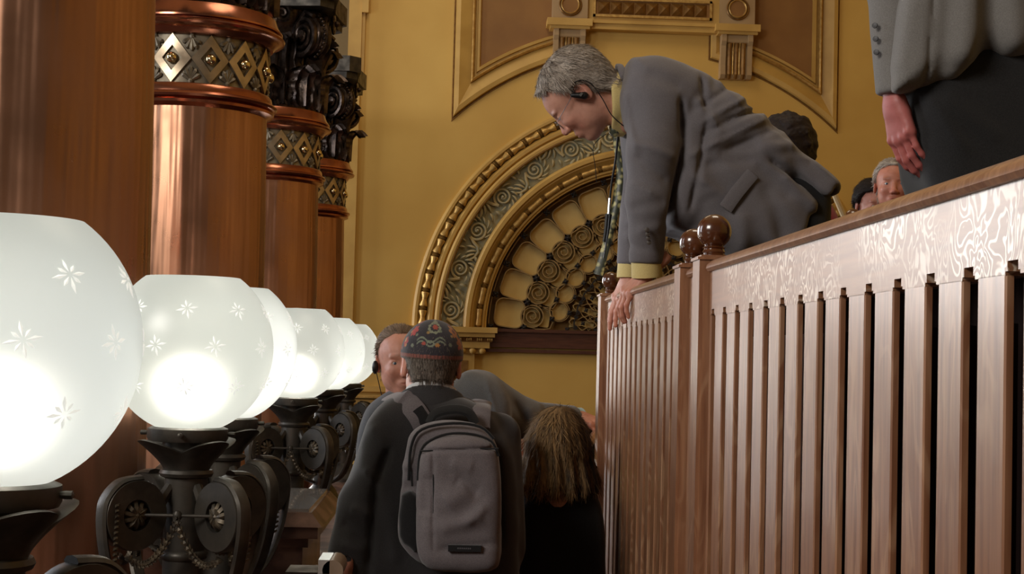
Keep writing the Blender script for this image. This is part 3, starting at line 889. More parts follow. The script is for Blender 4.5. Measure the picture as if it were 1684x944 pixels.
    for q in range(1, 4):
        b = b0.copy(); col.objects.link(b); b.parent = e; b.matrix_basis = Matrix.Rotation(-PI / 4 + q * PI / 2, 4, 'Z')
        r = r0.copy(); col.objects.link(r); r.parent = b
    h = rr / math.sqrt(2)
    def rod():
        mb = MB().tube([(-h, -h, cz), (h, -h, cz)], .0042, 8)
        mb.sphere((0, -h, cz), .011, 5, (1.1, .8, 1.2))
        for k in range(5): mb.sphere((random.uniform(-.006, .006), -h - .006, cz - .004 - k * .006), .006, 3)
        return mb
    rd = rod().obj('rod', M_bronze, e)
    def garland():
        mb = MB()
        for s_ in (-1, 1):
            n = 15
            for i in range(n):
                t = i / (n - 1)
                x = s_ * (h * .98) * t; z = cz - .016 - .085 * (1 - (1 - t) ** 1.7) - .028 * math.sin(PI * t)
                x2 = s_ * (h * .98) * (t + .06); z2 = cz - .016 - .085 * (1 - (1 - min(1, t + .06)) ** 1.7) - .028 * math.sin(PI * min(1, t + .06))
                d = Vector((x2 - x, 0, z2 - z)).normalized(); p = Vector((-d.z, 0, d.x))
                c_ = Vector((x, -h - .004 - .02 * t, z))
                for a_ in (-1, 0, 1):
                    tip = c_ - d * .0 + p * a_ * .009 + Vector((0, -.004, 0))
                    mb.tube([c_ + d * .011, c_ + p * a_ * .0035 - Vector((0, .003 * (1 - abs(a_)), 0)), tip - d * .006], [.003, .0058, .0018], 4)
        # tail that hangs outside the right-hand wheel
        for i in range(11):
            z = cz - .1 + i * .0125; x = h + R * .72 + .003 * math.sin(i * .6)
            mb.tube([(x - .008, -h - .02, z + .004), (x, -h - .026, z), (x + .008, -h - .02, z + .004)], [.003, .005, .003], 4)
        return mb
    g0 = garland().obj('leaf_garland', M_garland, e); g0['kind'] = 'stuff'
    for q in range(1, 4):
        for b in (rd, g0):
            c_ = b.copy(); col.objects.link(c_); c_.parent = e; c_.matrix_basis = Matrix.Rotation(q * PI / 2, 4, 'Z')

LS = [(1.75, 'largest, nearest lit frosted globe lamp, cut off by the photo\'s side edge'), (1.0, 'second lit frosted globe lamp on its dark scroll-bracketed stand, fully in view'),
      (.864, 'third lit frosted globe lamp, mostly hidden behind the second one'), (.592, 'fourth lit frosted globe lamp, above the marble pedestal'),
      (.475, 'fifth lit frosted globe lamp, half covered by the fourth'), (.395, 'farthest lit frosted globe lamp, beside the face of the man with the earpiece')]
l0 = None
for s_, lab in LS:
    d = 3.76 / s_; x = -419 / F_PX * 3.76
    if l0 is None:
        l0 = empty('globe_lamp', (x, d, 0), lab, 'lamp', 'row of globe lamps'); lamp_parts(l0); c = l0
    else:
        c = dup(l0)
    c.location = (x, d, .8); c['label'] = lab
for ch in l0.children:
    if ch.type == 'LIGHT': ch.data = ch.data.copy(); ch.data.energy *= .7

# ------------------------------------------------------------------ marble parapet and pedestal
o = MB().box(-.78, -.40, 1.4, 10.6, .74, .80).box(-.74, -.44, 1.4, 10.6, 0, .74).obj('marble_parapet', M_marble, None, smooth=False)
tag(o, 'low brown marble parapet carrying the row of globe lamps', 'parapet')
pe = empty('marble_pedestal', (-.75, 5.6, .8), 'brown marble pedestal with polished flat top between the lamp stands', 'pedestal')
xr_ = -.455
d1, d2 = 5.2, 5.98; zt_ = 1.065
MB().box(-1.06, xr_, d1, d2, zt_ - .012, zt_).obj('polished_top', mat('sheen_tinted_marble', srgb(196, 192, 188), .08, spec=.9, coat=1, coat_r=.03), pe, smooth=False, world=True)  # pale colour carries the bright reflection on the brown marble top
MB().lathe([(.02, -.5), (.02, .5)], 4)
mb = MB().add([(-1.08, d1 - .02, zt_ - .01), (xr_ + .01, d1 - .02, zt_ - .01), (xr_ + .05, d1 - .06, zt_ - .055), (-1.12, d1 - .06, zt_ - .055), (xr_ + .01, d2 + .02, zt_ - .01), (xr_ + .05, d2 + .05, zt_ - .055), (-1.12, d2 + .05, zt_ - .055), (-1.08, d2 + .02, zt_ - .01)],
              [(0, 1, 2, 3), (1, 4, 5, 2), (4, 7, 6, 5), (7, 0, 3, 6), (0, 7, 4, 1), (2, 5, 6, 3)])
mb.box(-1.1, xr_ + .035, d1 - .045, d2 + .04, zt_ - .095, zt_ - .055).obj('bevelled_cap', M_marble, pe, smooth=False, world=True)
MB().box(-1.06, xr_ + .0, d1 - .0, d2, zt_ - .13, zt_ - .095).box(-1.04, xr_ - .02, d1 + .02, d2 - .02, .80, zt_ - .13).obj('shaft', M_marble, pe, smooth=False, world=True)
# end of a lower handrail near the man's elbow
he = empty('handrail_end', (-.33, 3.88, 0), 'short polished handrail end by the left elbow of the man with the backpack', 'handrail')
q = at(539, 924, 3.85)
MB().box(q.x - .018, q.x + .010, 3.78, 3.92, q.z - .02, q.z + .014).obj('polished_top', MATS['sheen_tinted_marble'], he, smooth=False, world=True)
MB().tube([(q.x + .018, 3.78, q.z - .012), (q.x + .018, 3.93, q.z - .012)], .026, 14, flat=(1, 1)).obj('rounded_nose', mat('tan_marble', srgb(150, 128, 108), .3), he, world=True)
MB().box(q.x - .10, q.x - .02, 3.8, 3.93, 0, q.z - .02).box(q.x - .03, q.x + .03, 3.82, 3.9, 0, q.z - .03).obj('stanchion', M_bronze, he, smooth=False, world=True)

# ------------------------------------------------------------------ oak balustrade
rail = empty('oak_balustrade', (.55, 3.2, 1.05), 'long oak balustrade with pale flecked top band and upright slats', 'balustrade')
KX = .0088; X0 = .567
ang = math.atan(-KX)
# balustrade local frame: x to the right of the face, y along, z up; origin at (X0, 0)
RM = Matrix.Translation((X0, 0, 0)) @ Matrix.Rotation(math.atan(KX), 4, 'Z')
ZT, ZB = 1.6 + .19, 1.6 + .0936
ZF = .62
def seg(y0, y1, pitch, first, parts=True):
    gaps = []; y = first
    while y > y0 + .03: gaps.append(y); y -= pitch
    gaps = [g for g in gaps if y0 + .02 < g < y1 - .02]
    # band with stepped notches cut in its lower edge
    out = [(y1, ZT), (y1, ZB)]
    gw = .0195
    for g in sorted(gaps, reverse=True):
        out += [(g + gw, ZB), (g + gw, ZB + .004), (g + gw * .72, ZB + .004), (g + gw * .72, ZB + .014), (g - gw * .72, ZB + .014), (g - gw * .72, ZB + .004), (g - gw, ZB + .004), (g - gw, ZB)]
    out += [(y0, ZB), (y0, ZT)]
    # split into convex quads per column of the band
    mb = MB(); ys = sorted(set([y0, y1] + [g + d for g in gaps for d in (-gw, -gw * .72, gw * .72, gw)]))
    def low(y):
        for g in gaps:
            if abs(y - g) < gw * .72: return ZB + .014
            if abs(y - g) < gw: return ZB + .004
        return ZB
    for a, b in zip(ys[:-1], ys[1:]):
        mb.box(0, .03, a, b, low((a + b) / 2), ZT)
    mb.xf(RM).obj('top_band', M_oak_band, rail, smooth=False, world=True)
    cap = [(-.006, ZT - .004), (-.010, ZT + .002), (-.008, ZT + .010), (.002, ZT + .019), (.02, ZT + .026), (.045, ZT + .026), (.06, ZT + .018), (.066, ZT + .004), (.06, ZT - .006)]
    MB().prism(cap, lambda a, b, d: (a, d, b), y0, y1).xf(RM).obj('cap_rail', M_oak, rail, world=True, sharp=40)
    edges = sorted(gaps)
    spans = []
    b = [y0] + [e for g in edges for e in (g - gw, g + gw)] + [y1]
    for i in range(0, len(b), 2): spans.append((b[i], b[i + 1]))
    for a, c in spans:
        if c - a < .012: continue
        m_ = MB(); ch = min(.010, (c - a) * .3)
        sec = [(0, a + .002), (.002, a), (.009, a), (.009, c), (.006, c), (0, c - ch)]
        m_.prism(sec, lambda p, q_, d: (p, q_, d), ZF, ZB + .001)
        m_.xf(RM).obj('slat', M_oak, rail, smooth=False, world=True)
    for g in gaps:
        MB().box(.034, .05, g - .012, g + .034, ZF, ZB - .045).xf(RM).obj('rear_slat', M_oak_shade, rail, smooth=False, world=True)
        m_ = MB(); m_.box(.036, .05, g + gw, g + gw + .02, ZF, ZB).xf(RM)
    MB().box(.085, .10, y0, y1, ZF, ZT - .02).xf(RM).obj('gap_shade_board', M_void, rail, smooth=False, world=True)  # added dark sheet, stands in for the shade in the gaps
    MB().box(-.012, .10, y0, y1, ZF - .12, ZF).xf(RM).obj('bottom_rail', M_oak, rail, smooth=False, world=True)
seg(.35, 3.135, .1246, 3.095)
seg(3.235, 3.385, .11, 3.31)
seg(3.475, 5.02, .1095, 4.936)
def post(y0, yb, rb, hcap=0):
    x0_ = -.021; x1_ = .053
    zt2 = ZT + .022 + hcap
    pm = MB().box(x0_, x1_, y0, y0 + .082, ZF - .12, zt2)
    pm.box(x0_ + .008, x1_ - .008, y0 - .003, y0 + .085, ZF, zt2 - .05)
    p = pm.xf(RM).obj('newel_post', M_oak, rail, smooth=False, world=True)
    m_ = MB().box(x0_ - .004, x1_ + .004, y0 - .004, y0 + .086, zt2, zt2 + .006).box(x0_ + .004, x1_ - .004, y0 + .004, y0 + .078, zt2 + .006, zt2 + .010)
    m_.xf(RM).obj('post_cap', M_oak, p, smooth=False, world=False)
    cx, cy = (x0_ + x1_) / 2, y0 + .041
    k = rb / .0365
    prof = [(.026, 0), (.027, .004), (.022, .007), (.024, .011), (.0225, .014), (.021, .017), (.0245, .020), (.019, .023)]
    prof = [(r * k, z * k + zt2 + .008) for r, z in prof]
    zc = prof[-1][1] + rb * .86
    for i in range(17):
        t = PI - math.asin(.019 / .0365) - (PI - math.asin(.019 / .0365)) * i / 16
        prof.append((max(.0004, rb * math.sin(t)), zc + rb * math.cos(t)))
    b_ = MB().lathe(prof, 32, (cx, cy, 0)).xf(RM).obj('ball_finial', M_ball, p, world=False)
post(3.145, 0, .0365, .0)
post(3.395, 0, .0335, -.002)
post(5.03, 0, .030, -.004)
# gallery floor that the people behind the balustrade stand on
struct('trim_6', MB().box(.70, 6.5, .3, 5.3, .95, 1.05).box(.95, 6.5, 5.3, 8, .95, 1.05).box(1.9, 6.5, 8, 13.9, .95, 1.05), M_floor)
# second ball finial and slanting rail glimpsed beyond the balustrade
q = at(1403, 352, 6.4)
e = empty('far_newel', (q.x, 6.4, 1.05), 'dark ball-topped newel half hidden behind the balustrade top, left of two seated heads', 'post')
MB().sphere((q.x, 6.4, q.z - .02), .042, 10).obj('ball_finial', M_ball, e, world=True)
MB().box(q.x - .035, q.x + .035, 6.36, 6.44, 1.05, q.z - .06).obj('newel_post', M_oak, e, smooth=False, world=True)
a_ = at(1368, 310, 6.2); b_ = at(1392, 366, 6.2)
e = tag(MB().tube([a_, b_, b_ + (b_ - a_) * ((b_.z - 1.05) / (a_.z - b_.z))], .012, 8, flat=(1, 1)).obj('slanting_rail', M_cream, None), 'thin cream slanting rail between the leaning man\'s coat tail and the far newel', 'rail')
# stair handrail under the facing man's hand
e = empty('stair_handrail', (.5, 5.6, 1.2), 'brown stair handrail with dark knob gripped beside the balustrade end', 'handrail')
p0 = at(996, 692, 5.7); p1 = at(968, 730, 5.3)
MB().tube([p0, p1, p1 + (p1 - p0) * 1.5], .02, 10, flat=(1.2, .8)).obj('handrail', M_oak, e, world=True)
p = at(974, 706, 5.62)
MB().sphere(p, .036, 8, (1, 1, .9)).obj('knob', M_black, e, world=True)
MB().tube([p, p + Vector((0, 0, -.5))], .018, 8).obj('stem', M_black, e, world=True)
# ------------------------------------------------------------------ bodies: one continuous skin from a distance field
def V3(*a): return np.array(a, dtype=np.float32)
def smin(a, b, k):
    if k <= 0: return np.minimum(a, b)
    h = np.clip(.5 + .5 * (b - a) / k, 0, 1)
    return b + (a - b) * h - k * h * (1 - h)
def smax(a, b, k): return -smin(-a, -b, k)
def sd_ell(P, c, r, R=None):
    q = [P[i] - c[i] for i in range(3)]
    if R is not None: q = [R[0][i] * q[0] + R[1][i] * q[1] + R[2][i] * q[2] for i in range(3)]   # R columns = local axes
    k0 = np.sqrt((q[0] / r[0]) ** 2 + (q[1] / r[1]) ** 2 + (q[2] / r[2]) ** 2) + 1e-6
    k1 = np.sqrt((q[0] / r[0] ** 2) ** 2 + (q[1] / r[1] ** 2) ** 2 + (q[2] / r[2] ** 2) ** 2) + 1e-6
    return k0 * (k0 - 1) / k1
def sd_cap(P, a, b, ra, rb, sq=None):
    """tapered capsule; sq = (axis, factor) squashes the section along the axis"""
    a = np.array(a, np.float32); b = np.array(b, np.float32); d = b - a; L2 = float(d @ d) + 1e-9
    q = [P[i] - a[i] for i in range(3)]
    t = np.clip((q[0] * d[0] + q[1] * d[1] + q[2] * d[2]) / L2, 0, 1)
    r = [q[i] - t * d[i] for i in range(3)]
    if sq is not None:
        n = np.array(sq[0], np.float32); n = n / np.linalg.norm(n)
        m = r[0] * n[0] + r[1] * n[1] + r[2] * n[2]
        r = [r[i] + n[i] * m * (1 / sq[1] - 1) for i in range(3)]
    return (np.sqrt(r[0] ** 2 + r[1] ** 2 + r[2] ** 2) - (ra + (rb - ra) * t)) * (min(1, sq[1]) if sq else 1)
def sd_box(P, c, h, rnd, R=None):
    q = [P[i] - c[i] for i in range(3)]
    if R is not None: q = [R[0][i] * q[0] + R[1][i] * q[1] + R[2][i] * q[2] for i in range(3)]
    q = [np.abs(q[i]) - h[i] + rnd for i in range(3)]
    return np.sqrt(sum(np.maximum(x, 0) ** 2 for x in q)) + np.minimum(np.maximum(q[0], np.maximum(q[1], q[2])), 0) - rnd
def plane(P, p, n):
    n = np.array(n, np.float32); n = n / np.linalg.norm(n)
    return (P[0] - p[0]) * n[0] + (P[1] - p[1]) * n[1] + (P[2] - p[2]) * n[2]
def wob(P, s, seed=0, o=3):
    """cheap smooth noise in about -1..1"""
    r = np.random.RandomState(seed); out = 0; amp = 1; tot = 0
    for k in range(o):
        for j in range(3):
            d = r.normal(size=3); d /= np.linalg.norm(d); ph = r.uniform(0, 6.28)
            out = out + amp * np.sin((P[0] * d[0] + P[1] * d[1] + P[2] * d[2]) * s * (1.0 + .37 * j) + ph + 1.3 * np.sin((P[0] * d[2] + P[1] * d[0] - P[2] * d[1]) * s * .7 + ph * 2))
            tot += amp
        s *= 2.1; amp *= .5
    return out / tot
def surface(fn, lo, hi, h):
    """surface nets of fn over the box lo..hi with step h"""
    ax_ = [np.arange(lo[i], hi[i] + h, h, dtype=np.float32) for i in range(3)]
    P = np.meshgrid(*ax_, indexing='ij')
    D = fn(P).astype(np.float32)
    S = D < 0
    nx, ny, nz = D.shape
    C = np.zeros((nx - 1, ny - 1, nz - 1), np.int8)
    cor = [(i, j, k) for i in (0, 1) for j in (0, 1) for k in (0, 1)]
    for i, j, k in cor: C += S[i:nx - 1 + i, j:ny - 1 + j, k:nz - 1 + k]
    idx = np.argwhere((C > 0) & (C < 8))
    acc = np.zeros((len(idx), 3), np.float32); cnt = np.zeros(len(idx), np.float32)
    I, J, K = idx.T
    for a in cor:
        for ax1 in range(3):
            if a[ax1] == 0:
                b = list(a); b[ax1] = 1
                da = D[I + a[0], J + a[1], K + a[2]]; db = D[I + b[0], J + b[1], K + b[2]]
                m = (da < 0) != (db < 0)
                t = np.where(m, da / np.where(np.abs(da - db) < 1e-9, 1, da - db), 0)
                p = np.tile(np.array(a, np.float32), (len(idx), 1)); p[:, ax1] += t
                acc[m] += p[m]; cnt[m] += 1
    vert = idx + acc / cnt[:, None]
    vert = vert * h + np.array([ax_[0][0], ax_[1][0], ax_[2][0]], np.float32)
    vid = -np.ones(C.shape, np.int64); vid[I, J, K] = np.arange(len(idx))
    faces = []
    for ax1 in range(3):
        o1, o2 = [q for q in range(3) if q != ax1]
        sl0 = [slice(0, None)] * 3; sl1 = [slice(0, None)] * 3
        sl0[ax1] = slice(0, -1); sl1[ax1] = slice(1, None)
        ch = S[tuple(sl0)] != S[tuple(sl1)]
        E = np.argwhere(ch)
        sh = C.shape
        ok = (E[:, o1] > 0) & (E[:, o2] > 0) & (E[:, o1] < sh[o1]) & (E[:, o2] < sh[o2]) & (E[:, ax1] < sh[ax1])
        E = E[ok]
        if len(E) == 0: continue
        q = []
        for d1, d2 in ((0, 0), (1, 0), (1, 1), (0, 1)):
            e = E.copy(); e[:, o1] -= d1; e[:, o2] -= d2
            q.append(vid[e[:, 0], e[:, 1], e[:, 2]])
        F = np.stack(q, 1)
        ins = S[E[:, 0], E[:, 1], E[:, 2]]
        flip = ins if ax1 != 1 else ~ins
        F[~flip] = F[~flip][:, ::-1]
        faces.append(F)
    F = np.concatenate(faces); F = F[(F >= 0).all(1)]
    return vert, F[:, ::-1]
def skin(name, fn, lo, hi, h, m, parent=None, M=None, color=None, smooth_it=1):
    v, f = surface(fn, lo, hi, h)
    colr = color(v.T) if color else None
    if smooth_it:                                    # light relaxation of the net
        for _ in range(smooth_it):
            s = np.zeros_like(v); c = np.zeros(len(v))
            for a in range(4):
                b = (a + 1) % 4
                np.add.at(s, f[:, a], v[f[:, b]]); np.add.at(s, f[:, b], v[f[:, a]])
                np.add.at(c, f[:, a], 1); np.add.at(c, f[:, b], 1)
            v = v * .5 + .5 * s / np.maximum(c, 1)[:, None]
    me = bpy.data.meshes.new(name)
    me.vertices.add(len(v)); me.vertices.foreach_set('co', v.astype(np.float32).ravel())
    me.loops.add(f.size); me.loops.foreach_set('vertex_index', f.ravel().astype(np.int32))
    me.polygons.add(len(f)); me.polygons.foreach_set('loop_start', np.arange(0, f.size, 4, dtype=np.int32))
    me.polygons.foreach_set('loop_total', np.full(len(f), 4, np.int32))
    me.polygons.foreach_set('use_smooth', np.ones(len(f), bool))
    me.update(calc_edges=True); me.validate()
    me.materials.append(m)
    if colr is not None:
        a = me.color_attributes.new('Col', 'FLOAT_COLOR', 'POINT')
        cc = np.ones((len(v), 4), np.float32); cc[:, :3] = colr.T
        a.data.foreach_set('color', cc.ravel())
    if M is not None:
        me.transform(M)
        if M.determinant() < 0: me.flip_normals()
    o = bpy.data.objects.new(name, me); col.objects.link(o)
    if parent is not None: place(o, parent, True)
    return o

def lin(r, g, b): return np.array(srgb(r, g, b)[:3])
def skin_mat(name):
    m = mat(name, srgb(200, 140, 115), .48, attr='Col', c2=srgb(150, 84, 66), nscale=60, bump=.25, bscale=260, bdist=.001, lo=.5, hi=.9)
    b = m.node_tree.nodes['Principled BSDF']
    b.inputs['Subsurface Weight'].default_value = .12; b.inputs['Subsurface Radius'].default_value = (.012, .004, .002); b.inputs['Subsurface Scale'].default_value = 1
    return m
M_skin = skin_mat('weathered_skin')
def fabric(name, c, c2, rough=.85, sheen=.25, sc1=900):
    m = mat(name, c, rough, spec=.25, c2=c2, nscale=420, bump=.35, bscale=sc1, bdist=.0008, sheen=sheen, ndetail=3)
    return m
M_suit = fabric('grey_suit_cloth', srgb(117, 112, 115), srgb(106, 101, 104))
M_suit2 = fabric('charcoal_suit_cloth', srgb(58, 55, 56), srgb(48, 46, 47))
M_suit3 = fabric('slate_suit_cloth', srgb(104, 104, 104), srgb(88, 88, 90))
M_suit4 = fabric('warm_grey_suit_cloth', srgb(134, 130, 126), srgb(120, 116, 112))
M_blackc = fabric('black_cloth', srgb(24, 23, 24), srgb(18, 17, 18))
M_trou = fabric('dark_charcoal_trousers', srgb(44, 43, 44), srgb(34, 33, 34))
M_shirt = fabric('pale_yellow_shirt', srgb(226, 204, 140), srgb(216, 192, 126), .7, .1)
M_shirtw = fabric('pale_blue_shirt', srgb(176, 200, 204), srgb(160, 186, 192), .7, .1)
M_pack = fabric('grey_backpack_fabric', srgb(116, 108, 110), srgb(98, 91, 94), sc1=500)
M_packd = fabric('black_backpack_mesh', srgb(26, 25, 27), srgb(18, 17, 19))
M_eye = mat('eye_white', srgb(225, 215, 205), .15, coat=1)
M_iris = mat('blue_grey_iris', srgb(70, 90, 110), .1, coat=1)
M_grayhair = mat('grey_brown_hair', srgb(128, 120, 110), .6, spec=.22, attr='Col', bump=.5, bscale=90, bdist=.004)
M_red = fabric('red_cloth', srgb(150, 20, 34), srgb(130, 14, 28))

def rot_to(fwd, up):
    """matrix with local +y to fwd, +z towards up, +x = right"""
    f = Vector(fwd).normalized(); x = f.cross(Vector(up)).normalized(); u = x.cross(f)
    return Matrix(((x.x, f.x, u.x, 0), (x.y, f.y, u.y, 0), (x.z, f.z, u.z, 0), (0, 0, 0, 1)))

def head_fn(p):
    """head in its own frame: y forward, z up, x to the person's right-hand side... origin between the ears"""
    w, fat = p.get('w', 1.0), p.get('fat', 1.0)
    def fn(P):
        ax_ = np.abs(P[0]); A = (ax_, P[1], P[2])
        d = sd_ell(P, (0, -.020, .038), (.074 * w, .094, .080))
        d = smin(d, sd_ell(P, (0, .022, .028), (.064 * w, .072, .066)), .03)
        d = smin(d, sd_ell(P, (0, .026, -.030), (.058 * w * fat, .066, .062)), .03)
        d = smin(d, sd_ell(A, (.030 * w, .020, -.055), (.032 * fat, .050, .040)), .03)         # jaw sides
        d = smin(d, sd_ell(P, (0, .062, -.092), (.026 * fat, .026, .020)), .03)                 # chin
        d = smin(d, sd_ell(A, (.034, .070, -.020), (.020, .020, .018)), .02)                    # cheekbones
        d = smax(d, -sd_ell(A, (.031, .108, .008), (.018, .020, .013)), .012)                   # eye sockets
        d = smin(d, sd_ell(A, (.026, .083, .026), (.022, .010, .006)), .010)                    # brow ridge
        d = smin(d, sd_cap(P, (0, .088, .012), (0, .105, -.026), .007, .011), .010)             # nose
        d = smin(d, sd_ell(P, (0, .107, -.029), (.011, .011, .010)), .006)
        d = smin(d, sd_ell(A, (.011, .100, -.033), (.008, .011, .008)), .005)
        d = smax(d, -sd_ell(A, (.006, .106, -.043), (.0035, .005, .005)), .003)                 # nostrils
        d = smin(d, sd_ell(P, (0, .080, -.062), (.026, .018, .018)), .012)                      # mouth mound
        d = smin(d, sd_ell(P, (0, .094, -.058), (.019, .006, .0045)), .005)
        d = smin(d, sd_ell(P, (0, .093, -.068), (.016, .007, .005)), .005)
        d = smax(d, -sd_ell(P, (0, .101, -.0628), (.022, .007, .0014)), .003)
        # eyelids over the ball
        lid = sd_ell(A, (.031, .076, .006), (.0165, .0150, .0130))
        gap = sd_ell(A, (.031, .092, .0050), (.0125, .012, .0042 * p.get('open', 1)))
        d = smin(d, smax(lid, -gap, .001), .004)
        # ears
        e = sd_ell(A, (.078 * w, -.012, -.002), (.008, .019, .032), ear_R)
        e = smax(e, -sd_ell(A, (.086 * w, -.006, .002), (.007, .010, .018), ear_R), .003)
        d = smin(d, e, .006)
        # neck
        d = smin(d, sd_cap(P, (0, -.030, -.040), (0, p.get('ny', -.055), -.150), .052 * p.get('nk', 1), .056 * p.get('nk', 1)), .03)
        d = smin(d, sd_ell(P, (0, .040, -.085), (.035, .035, .018)), .02)
        if 'extra' in p: d = p['extra'](P, d)
        return d + .0006 * wob(P, 90, 3, 2)
    return fn
_a = math.radians(18)
ear_R = [[math.cos(_a), math.sin(_a), 0], [-math.sin(_a) * .97, math.cos(_a) * .97, -.2], [-.05, .2, .98]]
ear_R = [[math.cos(_a), math.sin(_a), 0], [-math.sin(_a), math.cos(_a), 0], [0, 0, 1]]
def face_color(base, red=(.30, .07, .05), k=1.0):
    base = np.array(base)
    def f(p):
        x, y, z = p; A = (np.abs(x), y, z)
        c = np.repeat(base[:, None], len(x), 1)
        def mixin(mask, colr):
            nonlocal c
            c = c * (1 - mask) + np.array(colr)[:, None] * mask
        g = lambda cx, cy, cz, r: np.exp(-((A[0] - cx) ** 2 + (y - cy) ** 2 + (z - cz) ** 2) / r ** 2)
        rr = np.array(red) * 1.0 + base * .35
        mixin(np.clip(.55 * k * g(0, .115, -.03, .02), 0, 1), rr)
        mixin(np.clip(.40 * k * g(.04, .075, -.035, .028), 0, 1), rr)
        mixin(np.clip(.45 * k * g(.082, -.01, -.002, .03), 0, 1), rr)
        lips = np.exp(-((z + .063) / .0065) ** 4) * np.exp(-(x / .021) ** 4) * (y > .083)
        mixin(np.clip(.55 * lips, 0, 1), base * np.array([.72, .48, .48]))
        brow = np.exp(-((z - .030 + .15 * (A[0] - .03)) / .0055) ** 2) * np.exp(-((A[0] - .031) / .019) ** 4) * (y > .06)
        mixin(np.clip(.55 * brow, 0, 1), base * .35)
        m = wob((x, y, z), 120, 9, 2); c = c * (1 + .06 * m)
        return c
    return f
def build_head(e, M, p, base, hair_fn=None, hair_col=None, eyes=True, bounds=None, h=.0032, k=1.0):
    """M: head frame -> world"""
    hd = skin('head', head_fn(p), (-.10, -.13, -.175), (.10, .135, .13), h, p.get('mat', M_skin), e, M, face_color(base, k=k))
    if eyes:
        for s in (-1, 1):
            c = M @ Vector((s * .031, .0775, .0055))
            eb = MB().sphere(c, .0120, 8).obj('eyeball', M_eye, hd, world=True)
            dd = p.get('look', Vector((0, 1, -.1)))
            fwd = (M.to_3x3() @ Vector(dd)).normalized()
            MB().sphere(c + fwd * .0078, .0058, 6).obj('iris', M_iris, hd, world=True)
    if hair_fn is not None:
        hr = skin('hair', hair_fn, (-.105, -.14, -.13), (.105, .12, .145), .003, M_grayhair, e, M, hair_col)
        strands(hr, hair_fn, M, hair_col, p)
    return hd
def strands(hr, hair_fn, M, hair_col, p, n=8000, ln=.024, wd=.0009, seed=3):
    """fine locks combed over the hair surface, joined into one part"""
    r = np.random.RandomState(seed); me = hr.data
    Mi = M.inverted(); V = np.array([v.co[:] for v in me.vertices]); N = np.array([v.normal[:] for v in me.vertices])
    R = np.array(Mi.to_3x3()); V = V @ R.T + np.array(Mi.translation); N = N @ R.T
    N /= np.linalg.norm(N, axis=1)[:, None] + 1e-9
    if M.determinant() < 0: N = -N
    idx = r.choice(len(V), n); v0 = V[idx] + r.normal(0, .0012, (n, 3)); nn = N[idx]
    comb = p.get('comb')
    # combed from the parting back and down
    dirs = np.stack([np.sign(v0[:, 0]) * .35 + v0[:, 0] * 3, -.7 - .0 * v0[:, 0], -.55 + np.clip(v0[:, 2] * 3, -.3, .5)], 1) if comb is None else comb(v0)
    dirs = dirs + r.normal(0, .16, (n, 3))
    dirs -= nn * (dirs * nn).sum(1)[:, None]; dirs /= np.linalg.norm(dirs, axis=1)[:, None] + 1e-9
    side = np.cross(dirs, nn); L = ln * r.uniform(.6, 1.2, n); cols = hair_col(v0.T).T * r.uniform(.5, 1.5, n)[:, None]
    vs = []; cs = []
    for t, lift, w_ in ((0, -.001, .7), (.5, .0016, 1), (1, .0012, .25)):
        c = v0 + dirs * (L * t)[:, None] + nn * (lift - .012 * 0 * t) - nn * ((L * t) ** 2 * 5.5)[:, None]
        for s_ in (-1, 1): vs.append(c + side * s_ * wd * w_); cs.append(cols)
    vv = np.stack(vs, 1).reshape(-1, 3); cc = np.stack(cs, 1).reshape(-1, 3)
    b = (np.arange(n) * 6)[:, None]
    F = np.concatenate([b + np.array([0, 1, 3, 2]), b + np.array([2, 3, 5, 4])])
    m2 = bpy.data.meshes.new('strands'); m2.vertices.add(len(vv)); m2.vertices.foreach_set('co', vv.astype(np.float32).ravel())
    m2.loops.add(F.size); m2.loops.foreach_set('vertex_index', F.ravel().astype(np.int32))
    m2.polygons.add(len(F)); m2.polygons.foreach_set('loop_start', np.arange(0, F.size, 4, dtype=np.int32)); m2.polygons.foreach_set('loop_total', np.full(len(F), 4, np.int32))
    m2.update(calc_edges=True); m2.materials.append(M_grayhair)
    a = m2.color_attributes.new('Col', 'FLOAT_COLOR', 'POINT'); c4 = np.ones((len(vv), 4), np.float32); c4[:, :3] = cc; a.data.foreach_set('color', c4.ravel())
    m2.transform(M)
    o = bpy.data.objects.new('hair_strands', m2); col.objects.link(o); place(o, hr, True); o['kind'] = 'stuff'
def short_hair(p, line, thick=.010, nape=-.065, side=.045):
    """line: height of the front hair line"""
    base = head_fn(p)
    w = p.get('w', 1.0)
    def fn(P):
        d = sd_ell(P, (0, -.020, .038), (.074 * w, .094, .080))
        d = smin(d, sd_ell(P, (0, .022, .028), (.064 * w, .072, .066)), .03)
        d = smin(d, sd_cap(P, (0, -.045, .0), (0, -.055, -.08), .056, .050), .03)
        st = 0
        d = d - thick * (1 + .35 * wob(P, 55, 5, 3)) - .0012 * st
        # region where hair grows
        front = line - .25 * np.abs(P[0]) - .9 * (P[1] - .075)                # above this height at the front
        reg = (line + .010 * wob(P, 60, 8, 2)) - P[2] + np.clip(P[1] - .02, 0, 1) * .55 - np.clip(.045 - P[1], 0, 1) * 1.25
        # keep side burns in front of the ear, cut round the ear
        reg = smax(reg, nape - P[2], .01)
        ear = sd_ell((np.abs(P[0]), P[1], P[2]), (.08, -.008, -.010), (.03, .026, .036))
        reg = smax(reg, -ear, .004)
        return smax(d, reg * .8, .006)
    return fn
def hair_color(c1, c2, top=None):
    c1, c2 = np.array(c1), np.array(c2)
    def f(p):
        x, y, z = p
        s = np.clip(.5 + .6 * wob(p, 120, 4, 3), 0, 1)
        if top is not None: s = np.clip(s * .7 + top(p), 0, 1)
        return c1[:, None] * (1 - s) + c2[:, None] * s
    return f

